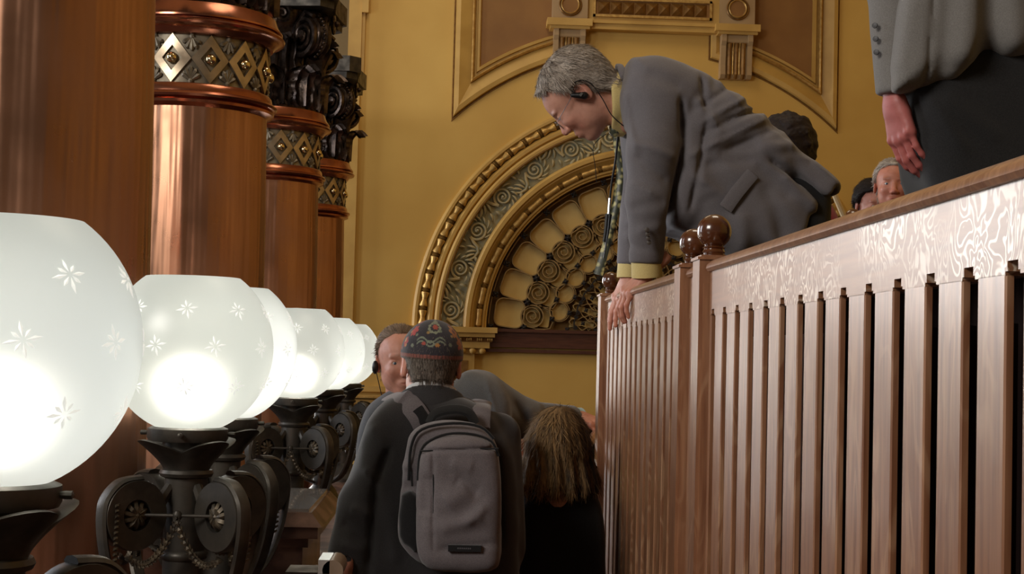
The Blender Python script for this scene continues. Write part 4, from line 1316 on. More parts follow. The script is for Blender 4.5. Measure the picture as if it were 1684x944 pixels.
def hand(name, e, wrist, M, curl, spread=.0, base=(.42, .22, .15), thumb=.6, L=1.0, h=.0028, fingers=None, sleeve=True):
    """M: rotation with local +y along the hand, +z = back of the hand, +x = thumb side; curl: bend per knuckle (radians) for four fingers"""
    caps = []
    def cap(a, b, ra, rb, sq=None): caps.append((np.array(a), np.array(b), ra, rb, sq))
    palm_c = [(.030, .085, 0), (.010, .090, .002), (-.010, .087, .001), (-.028, .080, -.002)]
    ln = [(.040, .024, .020), (.044, .028, .021), (.041, .026, .020), (.032, .020, .018)]
    rd = [.0092, .0095, .0090, .0078]
    for i in range(4):
        cap((palm_c[i][0] * .55, .012, 0), palm_c[i], .0155, .0125)
        c = curl[i] if isinstance(curl[i], (tuple, list)) else (curl[i],) * 3
        ang = 0; p = np.array(palm_c[i], float); yaw_ = (1.5 - i) * spread
        for j in range(3):
            ang += c[j]
            d = np.array([math.sin(yaw_) * math.cos(ang), math.cos(yaw_) * math.cos(ang), -math.sin(ang)])
            q = p + d * ln[i][j] * L
            cap(p, q, rd[i] * (1 - .09 * j), rd[i] * (.91 - .09 * j)); p = q
    # thumb from the side of the palm near its base
    b0 = np.array((.020, .020, -.006)); t1 = np.array((.048, .050, -.014 - .01 * thumb)); t2 = t1 + np.array((.012 - .012 * thumb, .030, -.010 - .010 * thumb)); t3 = t2 + np.array((-.002 - .012 * thumb, .024, -.006 - .01 * thumb))
    cap(b0, t1, .016, .0125); cap(t1, t2, .0115, .0105); cap(t2, t3, .0105, .0085)
    cap((0, -.06, 0), (0, .015, 0), .027, .024, ((0, 0, 1), .72))
    cap((.012, .03, -.004), (-.012, .035, -.004), .018, .017)
    pts = np.array([c[0] for c in caps] + [c[1] for c in caps])
    lo = pts.min(0) - .022; hi = pts.max(0) + .022
    n_arm = len(caps) - 2
    def fn(P):
        palm = None; out = None
        for i, (a, b, ra, rb, sq) in enumerate(caps):
            d = sd_cap(P, a, b, ra, rb, sq)
            isp = i in (0, 4, 8, 12) or i >= len(caps) - 2
            if isp: palm = d if palm is None else smin(palm, d, .012)
        out = palm
        for i in range(4):
            f_ = None
            for j in (1, 2, 3):
                a, b, ra, rb, sq = caps[i * 4 + j]
                d = sd_cap(P, a, b, ra, rb, sq); f_ = d if f_ is None else smin(f_, d, .004)
            out = smin(out, f_, .0045)
        th = None
        for j in (16, 17, 18):
            a, b, ra, rb, sq = caps[j]; d = sd_cap(P, a, b, ra, rb, sq); th = d if th is None else smin(th, d, .006)
        out = smin(out, th, .009)
        # knuckle and tendon relief on the back
        for i in range(4):
            out = smin(out, sd_ell(P, (palm_c[i][0], palm_c[i][1] - .002, .009), (.006, .007, .006)), .006)
        return out + .0004 * wob(P, 150, 2, 2)
    base = np.array(base)
    def colr(p):
        m = wob(p, 110, 6, 2)
        kn = np.zeros(p.shape[1])
        for i, (a, b, ra, rb, sq) in enumerate(caps):
            kn = np.maximum(kn, np.exp(-((p.T - b) ** 2).sum(1) / .011 ** 2))
        red = np.array([1.0, .72, .68])
        c = base[:, None] * (1 + .10 * m)
        return c * (1 - kn * .5) + c * red[:, None] * kn * .5
    Mw = Matrix.Translation(wrist) @ M
    return skin(name, fn, lo, hi, h, M_skin, e, Mw, colr)

def sd_poly(P, poly, flat_axis=1):
    """2-D polygon distance (x, z) spread along y"""
    X = P[0][:, 0, :]; Z = P[2][:, 0, :]
    n = len(poly); d = np.full(X.shape, 1e9, np.float32); s = np.ones(X.shape, np.float32)
    for i in range(n):
        ax1, az1 = poly[i]; bx, bz = poly[i - 1]
        ex, ez = bx - ax1, bz - az1; wx, wz = X - ax1, Z - az1
        t = np.clip((wx * ex + wz * ez) / (ex * ex + ez * ez + 1e-12), 0, 1)
        d = np.minimum(d, (wx - ex * t) ** 2 + (wz - ez * t) ** 2)
        c1 = Z >= az1; c2 = Z < bz; c3 = ex * wz > ez * wx
        fl = (c1 & c2 & c3) | (~c1 & ~c2 & ~c3)
        s = np.where(fl, -s, s)
    return (s * np.sqrt(d))[:, None, :] + 0 * P[1]
def spx(pts, Y, k=3):
    """smooth closed outline given in pixels, at distance Y, as (x, z)"""
    q = [at(u, v, Y) for u, v in pts]; n = len(q); out = []
    for i in range(n):
        a, b, c, d = q[i - 1], q[i], q[(i + 1) % n], q[(i + 2) % n]
        for j in range(k):
            t = j / k; r = .5 * ((2 * b) + (c - a) * t + (2 * a - 5 * b + 4 * c - d) * t * t + (3 * b - a - 3 * c + d) * t ** 3)
            out.append((r.x, r.z))
    return out
def slab(P, poly, yc, hd, k):
    """outline filled out to a rounded body of half depth hd about yc"""
    return smax(sd_poly(P, poly), np.abs(P[1] - yc) - hd, k)
def fold(P, d, a, b, r, dep):
    X = P[0][:, 0, :]; Z = P[2][:, 0, :]; ex, ez = b[0] - a[0], b[2] - a[2]; wx, wz = X - a[0], Z - a[2]
    t = np.clip((wx * ex + wz * ez) / (ex * ex + ez * ez + 1e-9), 0, 1)
    q = np.sqrt((wx - ex * t) ** 2 + (wz - ez * t) ** 2); fade = np.clip(np.minimum(t, 1 - t) * 5 + .35, 0, 1)
    return d - (dep * 1.3 * fade * np.exp(-(q / r) ** 2))[:, None, :]
def box_of(pts, pad):
    a = np.array([tuple(p) for p in pts]); return tuple(a.min(0) - pad), tuple(a.max(0) + pad)
def strip(name, pts, w0, w1, th, m, parent, side=None):
    """flat ribbon along pts; widths w0..w1 across the view, thickness th"""
    q = smooth_path(pts, 5); n = len(q)
    return MB().tube(q, [(w0 + (w1 - w0) * i / (n - 1)) / 2 for i in range(n)], 10, flat=(1, th), upv=side or (0, 1, 0)).obj(name, m, parent, world=True, sharp=60)

def surf(fn, u, v, y0, y1, n=400):
    """first point of the body along the sight line of pixel (u, v), between distances y0 and y1"""
    ys = np.linspace(y0, y1, n); pts = np.array([at(u, v, float(y))[:] for y in ys], np.float32)
    P = [pts[:, i].reshape(1, n, 1) if False else pts[:, i].reshape(n, 1, 1) for i in range(3)]
    d = np.array([float(np.asarray(fn([np.full((1, 1, 1), pts[k, i], np.float32) for i in range(3)])).ravel()[0]) for k in range(0, n, 4)])
    k = np.argmax(d < 0) if (d < 0).any() else len(d) - 1
    return Vector(pts[k * 4].tolist())
# ------------------------------------------------------------------ 1. the man leaning over the balustrade
SK1 = lin(206, 150, 128)
def P3(u, v, Y): return np.array(at(u, v, Y)[:], np.float32)
e1 = empty('person', (at(1330, 400, 4.55).x, 4.55, 1.05), 'grey-haired man in grey suit and glasses bent over the balustrade, hands on its rail', 'person')
def scl(M, s): return M @ Matrix.Diagonal((s, s, s, 1))
hM = scl(Matrix.Translation(at(954, 156, 4.5)) @ rot_to((-.56, .16, -.81), (-.80, .0, .58)), 1.06)
p1 = {'w': 1.0, 'ny': -.040, 'open': .55, 'look': Vector((0, 1, -.5))}
p1['comb'] = lambda v: np.stack([.25 * np.sign(v[:, 0]) + v[:, 0] * 2, .25 - 8 * np.clip(.02 - v[:, 1], 0, .1), -.2 - 4 * np.abs(v[:, 0]) - 6 * np.clip(.0 - v[:, 1], 0, .1)], 1)
build_head(e1, hM, p1, SK1, short_hair(p1, .066, thick=.014, nape=-.070), hair_color(lin(112, 96, 82), lin(214, 202, 188), lambda q: np.clip((q[1] - .03) * 6, 0, .5) + np.clip(.12 - np.abs(q[2] + .0) * 3, 0, .25)), k=1.1)
YB = 4.53
outline = spx([(1032, 104), (1050, 99), (1090, 98), (1135, 113), (1182, 141), (1232, 180), (1285, 226), (1335, 268), (1373, 303), (1363, 322), (1330, 300), (1312, 290), (1344, 338), (1335, 352), (1320, 388), (1290, 410), (1200, 425), (1125, 385), (1096, 372), (1070, 330), (1048, 275), (1036, 225), (1028, 180), (1025, 140)], 4.45, 3)
TAIL = spx([(1225, 176), (1285, 226), (1335, 268), (1373, 303), (1363, 322), (1340, 308), (1305, 280), (1262, 250), (1230, 215)], 4.32, 2)
HEM = spx([(1255, 262), (1300, 296), (1345, 338), (1335, 352), (1319, 388), (1270, 400), (1225, 330)], 4.32, 2)
def jacket1(P):
    d = slab(P, outline, YB, .235, .13)
    d = smin(d, sd_cap(P, P3(1078, 168, 4.38), P3(1078, 168, 4.70), .088, .085), .05)
    tail = smax(sd_poly(P, TAIL), np.abs(P[1] - 4.42) - .10, .02); d = smin(d, tail, .012)
    hem = smax(sd_poly(P, HEM), np.abs(P[1] - 4.40) - .085, .02); d = smin(d, hem, .02)
    # near sleeve
    s = sd_cap(P, P3(1082, 176, 4.36), P3(1074, 250, 4.325), .086, .072)
    s = smin(s, sd_cap(P, P3(1074, 250, 4.325), P3(1066, 330, 4.33), .072, .062), .03)
    s = smin(s, sd_cap(P, P3(1066, 330, 4.33), P3(1061, 433, 4.38), .061, .049), .03)
    for a, b, r, dp in [((1040, 235), (1115, 262), .012, .006), ((1045, 255), (1100, 300), .014, -.007), ((1036, 300), (1075, 320), .012, .005), ((1040, 340), (1095, 330), .016, -.005), ((1050, 380), (1090, 372), .014, .005), ((1038, 398), (1070, 410), .012, -.004)]:
        s = fold(P, s, P3(*a, 4.27), P3(*b, 4.27), r, dp)
    s = smax(s, plane(P, P3(1062, 434, 4.38), (-.03, .05, -1)), .004)
    d = smin(d, s, .022)
    # far sleeve
    s = sd_cap(P, P3(1064, 190, 4.70), P3(1052, 320, 4.72), .080, .060)
    s = smin(s, sd_cap(P, P3(1052, 320, 4.72), P3(1037, 436, 4.72), .060, .045), .03)
    for a, b in [((1030, 330), (1050, 340)), ((1030, 362), (1050, 370)), ((1028, 390), (1046, 384))]:
        s = fold(P, s, P3(*a, 4.66), P3(*b, 4.66), .014, .007)
    s = smax(s, plane(P, P3(1037, 436, 4.72), (0, .0, -1)), .004)
    d = smin(d, s, .02)
    Yn = 4.32
    for a, b, r, dp in [
        ((1140, 185), (1215, 132), .009, -0.0062), ((1150, 205), (1235, 155), .010, 0.0062), ((1150, 225), (1250, 175), .009, -0.0068), ((1160, 245), (1262, 195), .010, 0.0062), ((1185, 250), (1270, 215), .009, -0.0062), ((1130, 260), (1175, 235), .010, 0.0056), ((1240, 240), (1310, 240), .018, .008),
        ((1120, 215), (1150, 150), .015, -.008), ((1128, 240), (1165, 330), .028, .010), ((1118, 165), (1124, 235), .010, -.020), ((1124, 235), (1100, 365), .008, -.022), ((1140, 160), (1180, 215), .012, .008), ((1190, 200), (1262, 175), .010, -.007), ((1150, 275), (1240, 262), .016, -.008), ((1135, 290), (1200, 330), .014, .006), ((1175, 260), (1250, 235), .018, -.007),
        ((1262, 262), (1322, 300), .010, -.014), ((1285, 285), (1340, 345), .016, .008), ((1255, 300), (1290, 400), .024, -.008), ((1215, 350), (1225, 420), .025, .007), ((1160, 300), (1150, 380), .03, -.006),
        ((1060, 120), (1120, 150), .02, -.004), ((1200, 180), (1290, 250), .03, .004), ((1240, 270), (1300, 330), .02, -.006)]:
        d = fold(P, d, P3(*a, Yn), P3(*b, Yn), r, dp)
        d = fold(P, d, P3(*a, Yn + .42), P3(*b, Yn + .42), r, dp * .5)
    # lapel edge
    d = fold(P, d, P3(1022, 150, 4.40), P3(1036, 260, 4.40), .008, .006)
    return d + .0035 * wob(P, 16, 11, 3)
lo, hi = (.40, 4.20, 1.83), (1.20, 4.86, 2.50)
skin('suit_jacket', jacket1, lo, hi, .0062, M_suit, e1)
# pocket flap, buttons, collar
strip('pocket_flap', [at(1193, 343, 4.285), at(1212, 316, 4.283), at(1238, 285, 4.287)], .040, .040, .12, M_suit, e1, side=(0, 1, 0))
for i in range(4):
    MB().lathe([(.001, .003), (.007, .002), (.007, -.001), (.001, -.002)], 12, at(1064 + i * 1.2, 378 + i * 7, 4.330 - .054 + i * .004), axis=(-.2, -1, 0)).obj('sleeve_button', mat('brown_button', srgb(70, 58, 50), .4) if i == 0 else MATS['brown_button'], e1, world=True)
def collar1(P):
    a, b = P3(1004, 165, 4.5), P3(1022, 170, 4.52)
    d = sd_cap(P, a, b, .088, .100)
    d = smax(d, -plane(P, P3(1001, 160, 4.5), (1, 0, .10)), .003)
    return smax(d, -sd_cap(P, P3(960, 160, 4.49), P3(1030, 166, 4.52), .066, .080), .004)
lo, hi = box_of([P3(1004, 160, 4.5), P3(1022, 166, 4.52)], .12)
skin('shirt_collar', collar1, lo, hi, .0045, M_shirt, e1)
def jcollar(P):
    d = sd_cap(P, P3(1016, 162, 4.52), P3(1040, 170, 4.53), .104, .108, ((0, 1, 0), .95))
    d = smax(d, -plane(P, P3(1018, 160, 4.5), (1, 0, .12)), .004)
    d = smax(d, plane(P, P3(1034, 160, 4.5), (1, 0, .2)), .006)
    return smax(d, -sd_cap(P, P3(1000, 160, 4.52), P3(1050, 170, 4.53), .088, .092, ((0, 1, 0), .95)), .003)
lo, hi = box_of([P3(1016, 162, 4.52), P3(1040, 170, 4.53)], .13)
skin('jacket_collar', jcollar, lo, hi, .0045, M_suit, e1)
for a, b, r in (((1063, 430, 4.38), (1064, 452, 4.385), .044), ((1037, 432, 4.72), (1036, 455, 4.72), .040)):
    MB().lathe([(r * .9, -.5), (r * 1.0, -.48), (r * 1.04, .42), (r * 1.02, .5), (r * .9, .48), (r * .85, -.4)], 28, (0, 0, 0), cap=False).xf(
        Matrix.Translation((at(*a) + at(*b)) / 2) @ Vector((0, 0, 1)).rotation_difference(at(*b) - at(*a)).to_matrix().to_4x4() @ Matrix.Diagonal((1, 1.0, .052, 1))).obj('shirt_cuff', M_shirt, e1, world=True)
# hands on the rail
def basis(y, z):
    y = Vector(y).normalized(); z = Vector(z); z = (z - y * z.dot(y)).normalized(); x = y.cross(z)
    return Matrix(((x.x, y.x, z.x, 0), (x.y, y.y, z.y, 0), (x.z, y.z, z.z, 0), (0, 0, 0, 1)))
def mirx(M): return M @ Matrix.Diagonal((-1, 1, 1, 1))
hand('hand', e1, at(1066, 449, 4.39), basis((-.62, .10, -.62), (-.6, -.3, .7)), [(.55, .55, .25), (.5, .5, .3), (.45, .5, .3), (.4, .45, .3)], .05, base=SK1 * [1.0, .92, .9], thumb=.3)
hand('hand', e1, at(1036, 452, 4.72), mirx(basis((-.42, -.02, -.85), (-.85, -.25, .4))), [(.10, .25, .15), (.08, .22, .15), (.12, .25, .2), (.2, .3, .2)], .06, base=SK1 * [1.0, .92, .9], thumb=.2)
# trousers
def trousers1(P):
    d = None
    for yy in (4.42, 4.66):
        q = sd_cap(P, P3(1318, 330, yy), P3(1322, 470, yy), .088, .075)
        q = smin(q, sd_cap(P, P3(1322, 470, yy), np.array((at(1318, 560, yy).x, yy, 1.13)), .078, .06), .04)
        d = q if d is None else smin(d, q, .04)
    return d + .004 * wob(P, 20, 5, 2)
a_ = at(1320, 330, 4.54)
skin('trousers', trousers1, (a_.x - .16, 4.28, 1.06), (a_.x + .18, 4.8, a_.z + .1), .012, M_blackc, e1)
for yy in (4.42, 4.66):
    MB().sphere((at(1318, 560, yy).x - .04, yy, 1.10), .09, 8, (1.5, .5, .55)).obj('shoe', M_black, e1, world=True)
# tie, lanyard, cables
def tie_mat():
    m = bpy.data.materials.new('olive_patterned_silk'); m.use_nodes = True; nt = m.node_tree; b = nt.nodes['Principled BSDF']
    tc = nt.nodes.new('ShaderNodeTexCoord'); v = nt.nodes.new('ShaderNodeTexVoronoi'); v.inputs['Scale'].default_value = 55
    nt.links.new(tc.outputs['Object'], v.inputs['Vector'])
    r = nt.nodes.new('ShaderNodeValToRGB'); r.color_ramp.elements[0].color = srgb(206, 196, 132); r.color_ramp.elements[0].position = .25
    r.color_ramp.elements[1].color = srgb(58, 62, 44); r.color_ramp.elements[1].position = .55
    nt.links.new(v.outputs['Distance'], r.inputs[0]); nt.links.new(r.outputs[0], b.inputs['Base Color']); b.inputs['Roughness'].default_value = .4
    b.inputs['Sheen Weight'].default_value = .4
    return m
M_tie = tie_mat()
strip('necktie', [at(1010, 212, 4.5), at(1014, 245, 4.5), at(1020, 290, 4.5), at(1014, 340, 4.49), at(1002, 385, 4.48), at(991, 425, 4.47), at(984, 452, 4.47)], .014, .028, .2, M_tie, e1, side=(.3, 1, 0))
strip('necktie_tail', [at(1014, 225, 4.53), at(1019, 280, 4.53), at(1010, 345, 4.53), at(999, 400, 4.53)], .016, .028, .14, M_tie, e1, side=(-.3, 1, 0))
MB().sphere(at(1010, 214, 4.5), .017, 6, (1, 1, 1.2)).obj('tie_knot', M_tie, e1, world=True)
strip('lanyard', [at(1016, 225, 4.46), at(1012, 265, 4.45), at(1006, 300, 4.45), at(1003, 328, 4.45)], .007, .006, .3, M_black, e1)
MB().tube([at(1003, 326, 4.45), at(1001, 352, 4.45)], .004, 8).obj('pen_clip', M_silver, e1, world=True)
strip('receiver_badge', [at(1001, 352, 4.45), at(997, 385, 4.45), at(994, 398, 4.45)], .020, .012, .35, M_black, e1)
MB().tube(smooth_path([at(1003, 345, 4.44), at(1000, 380, 4.44), at(993, 425, 4.44)]), .0022, 6).obj('lanyard_cord', M_black, e1, world=True)
strip('lapel_badge', [at(1033, 262, 4.38), at(1042, 246, 4.36)], .006, .006, .3, M_silver, e1)
# ear receiver
def HL(x, y, z): return hM @ Vector((x, y, z))
ex = -1                                       # the ear towards the camera
rc1 = MB(); ctr = HL(ex * .090, .000, -.008)
def recv(P): 
    d = sd_cap(P, HL(-.088, -.003, -.014), HL(-.088, .016, .014), .0115, .0065); return d
lo, hi = box_of([ctr], .04)
e1r = skin('ear_receiver', recv, lo, hi, .0022, M_black, e1)
MB().box(-.0035, .0035, -.001, .001, -.0055, .0055, Matrix.Translation(ctr + Vector((-.004, -.0125, .0))) @ Matrix.Rotation(.6, 4, 'Y')).obj('receiver_mark', M_silver, e1r, smooth=False, world=True)
MB().tube(smooth_path([HL(-.088, .012, .012), HL(-.091, -.006, .030), HL(-.089, -.030, .020), HL(-.082, -.040, -.010), HL(-.075, -.025, -.060), HL(-.062, -.005, -.105), HL(-.058, .0, -.150)]), .0016, 6).obj('receiver_cable', M_black, e1, world=True)
MB().tube(smooth_path([HL(-.058, .045, -.125), at(976, 240, 4.44), at(979, 275, 4.44), at(981, 300, 4.44)]), .0012, 6).obj('hanging_cable', M_black, e1, world=True)
# glasses
g = empty('glasses', hM @ Vector((0, .1, 0)), 'thin', 'x'); del g['label']; del g['category']
g.location = (0, 0, 0); place(g, e1); g.matrix_parent_inverse = Matrix.Translation(e1.location).inverted(); g['kind'] = 'thing'
del g['kind']
gm = MB()
for s in (-1, 1):
    c = [HL(s * .034 + .020 * math.cos(t) , .1045 - .10 * abs(.020 * math.cos(t)) , -.004 + .015 * math.sin(t)) for t in [2 * PI * i / 24 for i in range(24)]]
    gm.tube(c, .0011, 6, closed=True)
    MB().add(c + [HL(s * .034, .1045, -.004)], [(i, (i + 1) % 24, 24) for i in range(24)]).obj('spectacle_lens', mat('lens_glass', (.9, .95, .95, 1), .02) if s < 0 else MATS['lens_glass'], e1, world=True)
    gm.tube(smooth_path([HL(s * .056, .100, .004), HL(s * .068, .085, .006), HL(s * .083, .01, .014), HL(s * .086, -.012, .018)]), .0009, 6)
gm.tube([HL(-.012, .104, .0), HL(0, .108, .003), HL(.012, .104, .0)], .0012, 6)
gm.obj('spectacle_frame', mat('steel_wire', srgb(120, 116, 118), .35, metal=.8), e1, world=True)
bpy.data.objects.remove(g)
_b = MATS['lens_glass'].node_tree.nodes['Principled BSDF']; _b.inputs['Transmission Weight'].default_value = 1; _b.inputs['IOR'].default_value = 1.05

# ------------------------------------------------------------------ 2. the man with the embroidered cap and backpack
SK2 = lin(202, 142, 120)
e2 = empty('person', (at(705, 700, 4.3).x, 4.3, 0), 'man seen from behind in charcoal jacket and embroidered cap, carrying the grey backpack', 'person')
h2 = Matrix.Translation(at(709, 603, 4.3)) @ rot_to((-.10, 1, -.12), (.02, .12, 1))
p2 = {'w': 1.0, 'nk': 1.06, 'ny': -.05}
M_hair2 = hair_color(lin(70, 58, 50), lin(150, 138, 126), lambda q: np.clip(np.abs(q[0]) * 5 - .1, 0, .4) - .1)
p2['comb'] = lambda v: np.stack([v[:, 0] * 3, -.2 + 0 * v[:, 0], -1 + 0 * v[:, 0]], 1)
build_head(e2, h2, p2, SK2, short_hair(p2, .060, thick=.004, nape=-.050), M_hair2, k=1.3)
def cap_fn(P):
    d = sd_ell(P, (0, -.018, .036), (.0835, .103, .092))
    d = smin(d, sd_ell(P, (0, .02, .030), (.074, .080, .075)), .03)
    cut = (.018 + .16 * (P[1] + .02)) - P[2]
    shell = np.abs(d) - .0028
    return smax(shell, cut, .003)
def cap_col(p):
    x, y, z = p
    base = np.repeat(lin(44, 40, 48)[:, None], len(x), 1)
    ang_ = np.arctan2(x, -(y + .018)); el = z
    def blot(ca, ce, r, colr, kind):
        nonlocal base
        da = (ang_ - ca) * .085; de = el - ce; rr = np.sqrt(da ** 2 + de ** 2); th = np.arctan2(de, da)
        if kind == 'flower': m = rr < r * (.62 + .38 * np.abs(np.cos(3 * th)))
        elif kind == 'wreath': m = (np.abs(rr - r * .75) < r * .22 * (.7 + .3 * np.cos(9 * th)))
        elif kind == 'vine': m = (np.abs(np.abs(de + .35 * r * np.cos(da / r * 3)) - .25 * r) < .12 * r) & (np.abs(da) < r * 1.6)
        else: m = rr < r
        m = m.astype(np.float32); base = base * (1 - m) + np.array(colr)[:, None] * m
    blot(-.05, .098, .021, lin(130, 134, 112), 'wreath'); blot(-.02, .100, .009, lin(160, 70, 52), 'flower')
    blot(-.15, .055, .022, lin(118, 126, 108), 'vine'); blot(-.15, .050, .010, lin(128, 132, 112), 'wreath')
    blot(-1.15, .060, .016, lin(160, 52, 52), 'flower'); blot(-.82, .090, .017, lin(168, 62, 58), 'flower'); blot(-1.2, .066, .006, lin(190, 150, 90), 'dot')
    blot(.72, .092, .021, lin(176, 112, 52), 'flower'); blot(.92, .060, .019, lin(168, 100, 56), 'flower'); blot(.72, .092, .007, lin(110, 60, 50), 'dot')
    blot(1.7, .075, .02, lin(160, 60, 52), 'flower'); blot(-2.0, .075, .02, lin(176, 112, 52), 'flower'); blot(2.6, .08, .02, lin(130, 134, 112), 'wreath')
    for k in range(16):
        blot(-3.0 + k * .38, .046 + .004 * (k % 2), .006, (lin(118, 126, 108), lin(160, 70, 60), lin(170, 116, 60))[k % 3], 'flower')
        blot(-2.9 + k * .38, .076 + .006 * (k % 3), .005, (lin(110, 118, 100), lin(150, 120, 70))[k % 2], 'flower')
    for k in range(7): blot(-2.7 + k * .9, .118, .010, (lin(150, 60, 56), lin(124, 128, 108))[k % 2], 'flower')
    rim = .018 + .16 * (y + .02)
    b = ((z - rim) < .016); b2 = (z - rim) < .006
    base = np.where(b, lin(120, 66, 56)[:, None] * (1 + .25 * np.sign(np.sin(ang_ * 60))), base)
    base = np.where(b2, lin(70, 56, 44)[:, None], base)
    return base * (1 + .12 * wob(p, 400, 3, 1))
M_cap = mat('embroidered_cap_cloth', srgb(50, 46, 52), .85, attr='Col', bump=.5, bscale=400, bdist=.001, sheen=.2)
skin('embroidered_cap', cap_fn, (-.10, -.135, .0), (.10, .12, .142), .0019, M_cap, e2, h2, cap_col)
out2 = spx([(672, 650), (640, 655), (614, 678), (598, 712), (586, 760), (570, 820), (552, 872), (540, 912), (532, 960), (540, 1040), (560, 1120), (845, 1120), (852, 1040), (852, 850), (850, 780), (839, 728), (815, 690), (785, 664), (752, 650), (712, 646)], 4.3, 3)
def jacket2(P):
    d = slab(P, out2, 4.32, .16, .10)
    d = smin(d, sd_cap(P, P3(650, 722, 4.3), P3(598, 830, 4.26), .066, .066), .03)
    d = smin(d, sd_cap(P, P3(595, 830, 4.26), P3(568, 955, 4.18), .062, .050), .03)
    d = smin(d, sd_cap(P, P3(820, 715, 4.3), P3(832, 900, 4.3), .062, .055), .03)
    for a, b, r, dp in [((640, 735), (618, 800), .012, -.016), ((618, 800), (606, 940), .012, -.018), ((598, 770), (625, 800), .014, .008), ((575, 835), (612, 850), .016, .008), ((562, 860), (600, 890), .014, -.007), ((560, 895), (595, 905), .015, .007),
                        ((610, 700), (640, 740), .02, .006), ((672, 648), (712, 640), .006, -.004), ((712, 640), (752, 646), .006, -.004), ((662, 652), (672, 648), .006, -.004), ((640, 820), (650, 930), .02, .008), ((816, 740), (822, 900), .012, -.014)]:
        for yy in (4.16,): d = fold(P, d, P3(*a, yy), P3(*b, yy), r, dp)
    d = smax(d, -sd_cap(P, P3(709, 600, 4.28), P3(709, 640, 4.31), .062, .060), .004)
    return d + .003 * wob(P, 17, 21, 3)
bz = at(700, 1120, 4.3).z
skin('suit_jacket', jacket2, (-.42, 4.08, bz - .03), (.24, 4.54, 1.62), .0068, M_suit2, e2)
def coll2(P):
    d = smax(sd_cap(P, P3(709, 632, 4.268), P3(709, 692, 4.285), .078, .116), -sd_cap(P, P3(709, 600, 4.262), P3(709, 700, 4.28), .066, .072), .004)
    d = smax(d, (P[2] - (P3(709, 632, 4.3)[2] - .35 * (P[1] - 4.20))), .005)
    return d
lo, hi = box_of([P3(709, 632, 4.27), P3(709, 692, 4.28)], .12)
skin('jacket_collar', coll2, lo, hi, .0045, M_suit2, e2)
def sh2(P):
    d = smax(sd_cap(P, P3(709, 628, 4.262), P3(709, 668, 4.275), .070, .078), -sd_cap(P, P3(709, 600, 4.26), P3(709, 668, 4.27), .062, .066), .003)
    return smax(d, (P[2] - (P3(709, 626, 4.3)[2] - .35 * (P[1] - 4.20))), .004)
skin('shirt_collar', sh2, lo, hi, .004, mat('white_shirt_cloth', srgb(220, 220, 222), .7), e2)
def legs2(P):
    d = None
    for x in (-.16, .02):
        q = sd_cap(P, np.array((x, 4.32, .85)), np.array((x, 4.32, .10)), .10, .075); d = q if d is None else smin(d, q, .05)
    return d
skin('trousers', legs2, (-.30, 4.18, .01), (.16, 4.46, 1.0), .015, M_trou, e2)
for x in (-.16, .02): MB().sphere((x, 4.36, .055), .1, 8, (.5, 1.4, .55)).obj('shoe', M_black, e2, world=True)
hand('hand', e2, at(566, 962, 4.16), basis((-.1, .4, -1), (-1, 0, .1)), [(.4, .4, .3)] * 4, .03, base=SK2, h=.004)
hand('hand', e2, at(834, 945, 4.28), mirx(basis((.05, .3, -1), (1, 0, .1))), [(.4, .4, .3)] * 4, .03, base=SK2, h=.004)

# ------------------------------------------------------------------ backpack
e3 = empty('backpack', (at(745, 800, 4.1).x, 4.05, at(745, 935, 4.05).z), 'grey two-compartment backpack with black side pocket on the back of the man in the cap', 'backpack')
YP = 4.02
rear = spx([(668, 735), (676, 712), (700, 697), (745, 692), (788, 699), (812, 722), (822, 765), (824, 850), (820, 930), (760, 938), (700, 930), (664, 900), (655, 868), (660, 800)], YP + .06, 3)
front = spx([(688, 770), (692, 745), (706, 726), (735, 716), (775, 716), (806, 728), (820, 752), (824, 800), (824, 880), (818, 932), (770, 940), (712, 936), (690, 918), (684, 880), (684, 820)], YP - .02, 3)
def pk_rear(P):
    d = slab(P, rear, YP + .065, .065, .05)
    for a, b, r, dp in [((665, 800), (690, 805), .012, -.006), ((660, 770), (680, 765), .012, .005)]: d = fold(P, d, P3(*a, YP), P3(*b, YP), r, dp)
    return d + .003 * wob(P, 20, 31, 3)
def pk_front(P):
    d = slab(P, front, YP - .02, .055, .045)
    yf = YP - .075
    for a, b, r, dp in [((690, 742), (820, 738), .004, -.006), ((712, 745), (712, 905), .004, -.005), ((730, 830), (770, 800), .03, .010), ((745, 790), (790, 812), .02, -.008), ((720, 870), (800, 850), .02, .008), ((720, 905), (810, 895), .012, -.005), ((705, 780), (700, 850), .02, -.006),
                        ((765, 860), (800, 832), .014, .008), ((740, 760), (780, 770), .02, .006)]: d = fold(P, d, P3(*a, yf), P3(*b, yf), r, dp)
    return d + .0025 * wob(P, 24, 32, 3)
zt_p = at(745, 690, 4.05).z; zb_p = at(745, 942, 4.05).z
skin('rear_compartment', pk_rear, (-.16, 3.98, zb_p - .03), (.17, 4.17, zt_p + .03), .0055, M_pack, e3)
fc = skin('front_compartment', pk_front, (-.12, 3.91, zb_p - .03), (.17, 4.07, zt_p + .0), .0048, M_pack, e3)
MB().tube(smooth_path([at(u, v, YP - .045) for u, v in ((687, 790), (690, 750), (702, 728), (735, 714), (776, 714), (808, 726), (820, 750))]), .0035, 8).obj('zip', M_packd, e3, world=True)
MB().tube(smooth_path([at(u, v, YP - .005) for u, v in ((672, 790), (676, 735), (694, 706), (745, 696), (790, 702), (812, 722))]), .004, 8).obj('zip', M_packd, e3, world=True)
strip('zip_pull', [at(676, 775, YP - .02), at(678, 800, YP - .025)], .006, .005, .5, M_packd, e3)
sidep = spx([(661, 812), (690, 818), (690, 905), (672, 898), (657, 880)], YP, 2)
skin('side_pocket', lambda P: slab(P, sidep, YP + .02, .055, .02) , (-.17, 3.93, zb_p), (-.06, 4.11, at(700, 800, 4).z), .005, M_packd, e3)
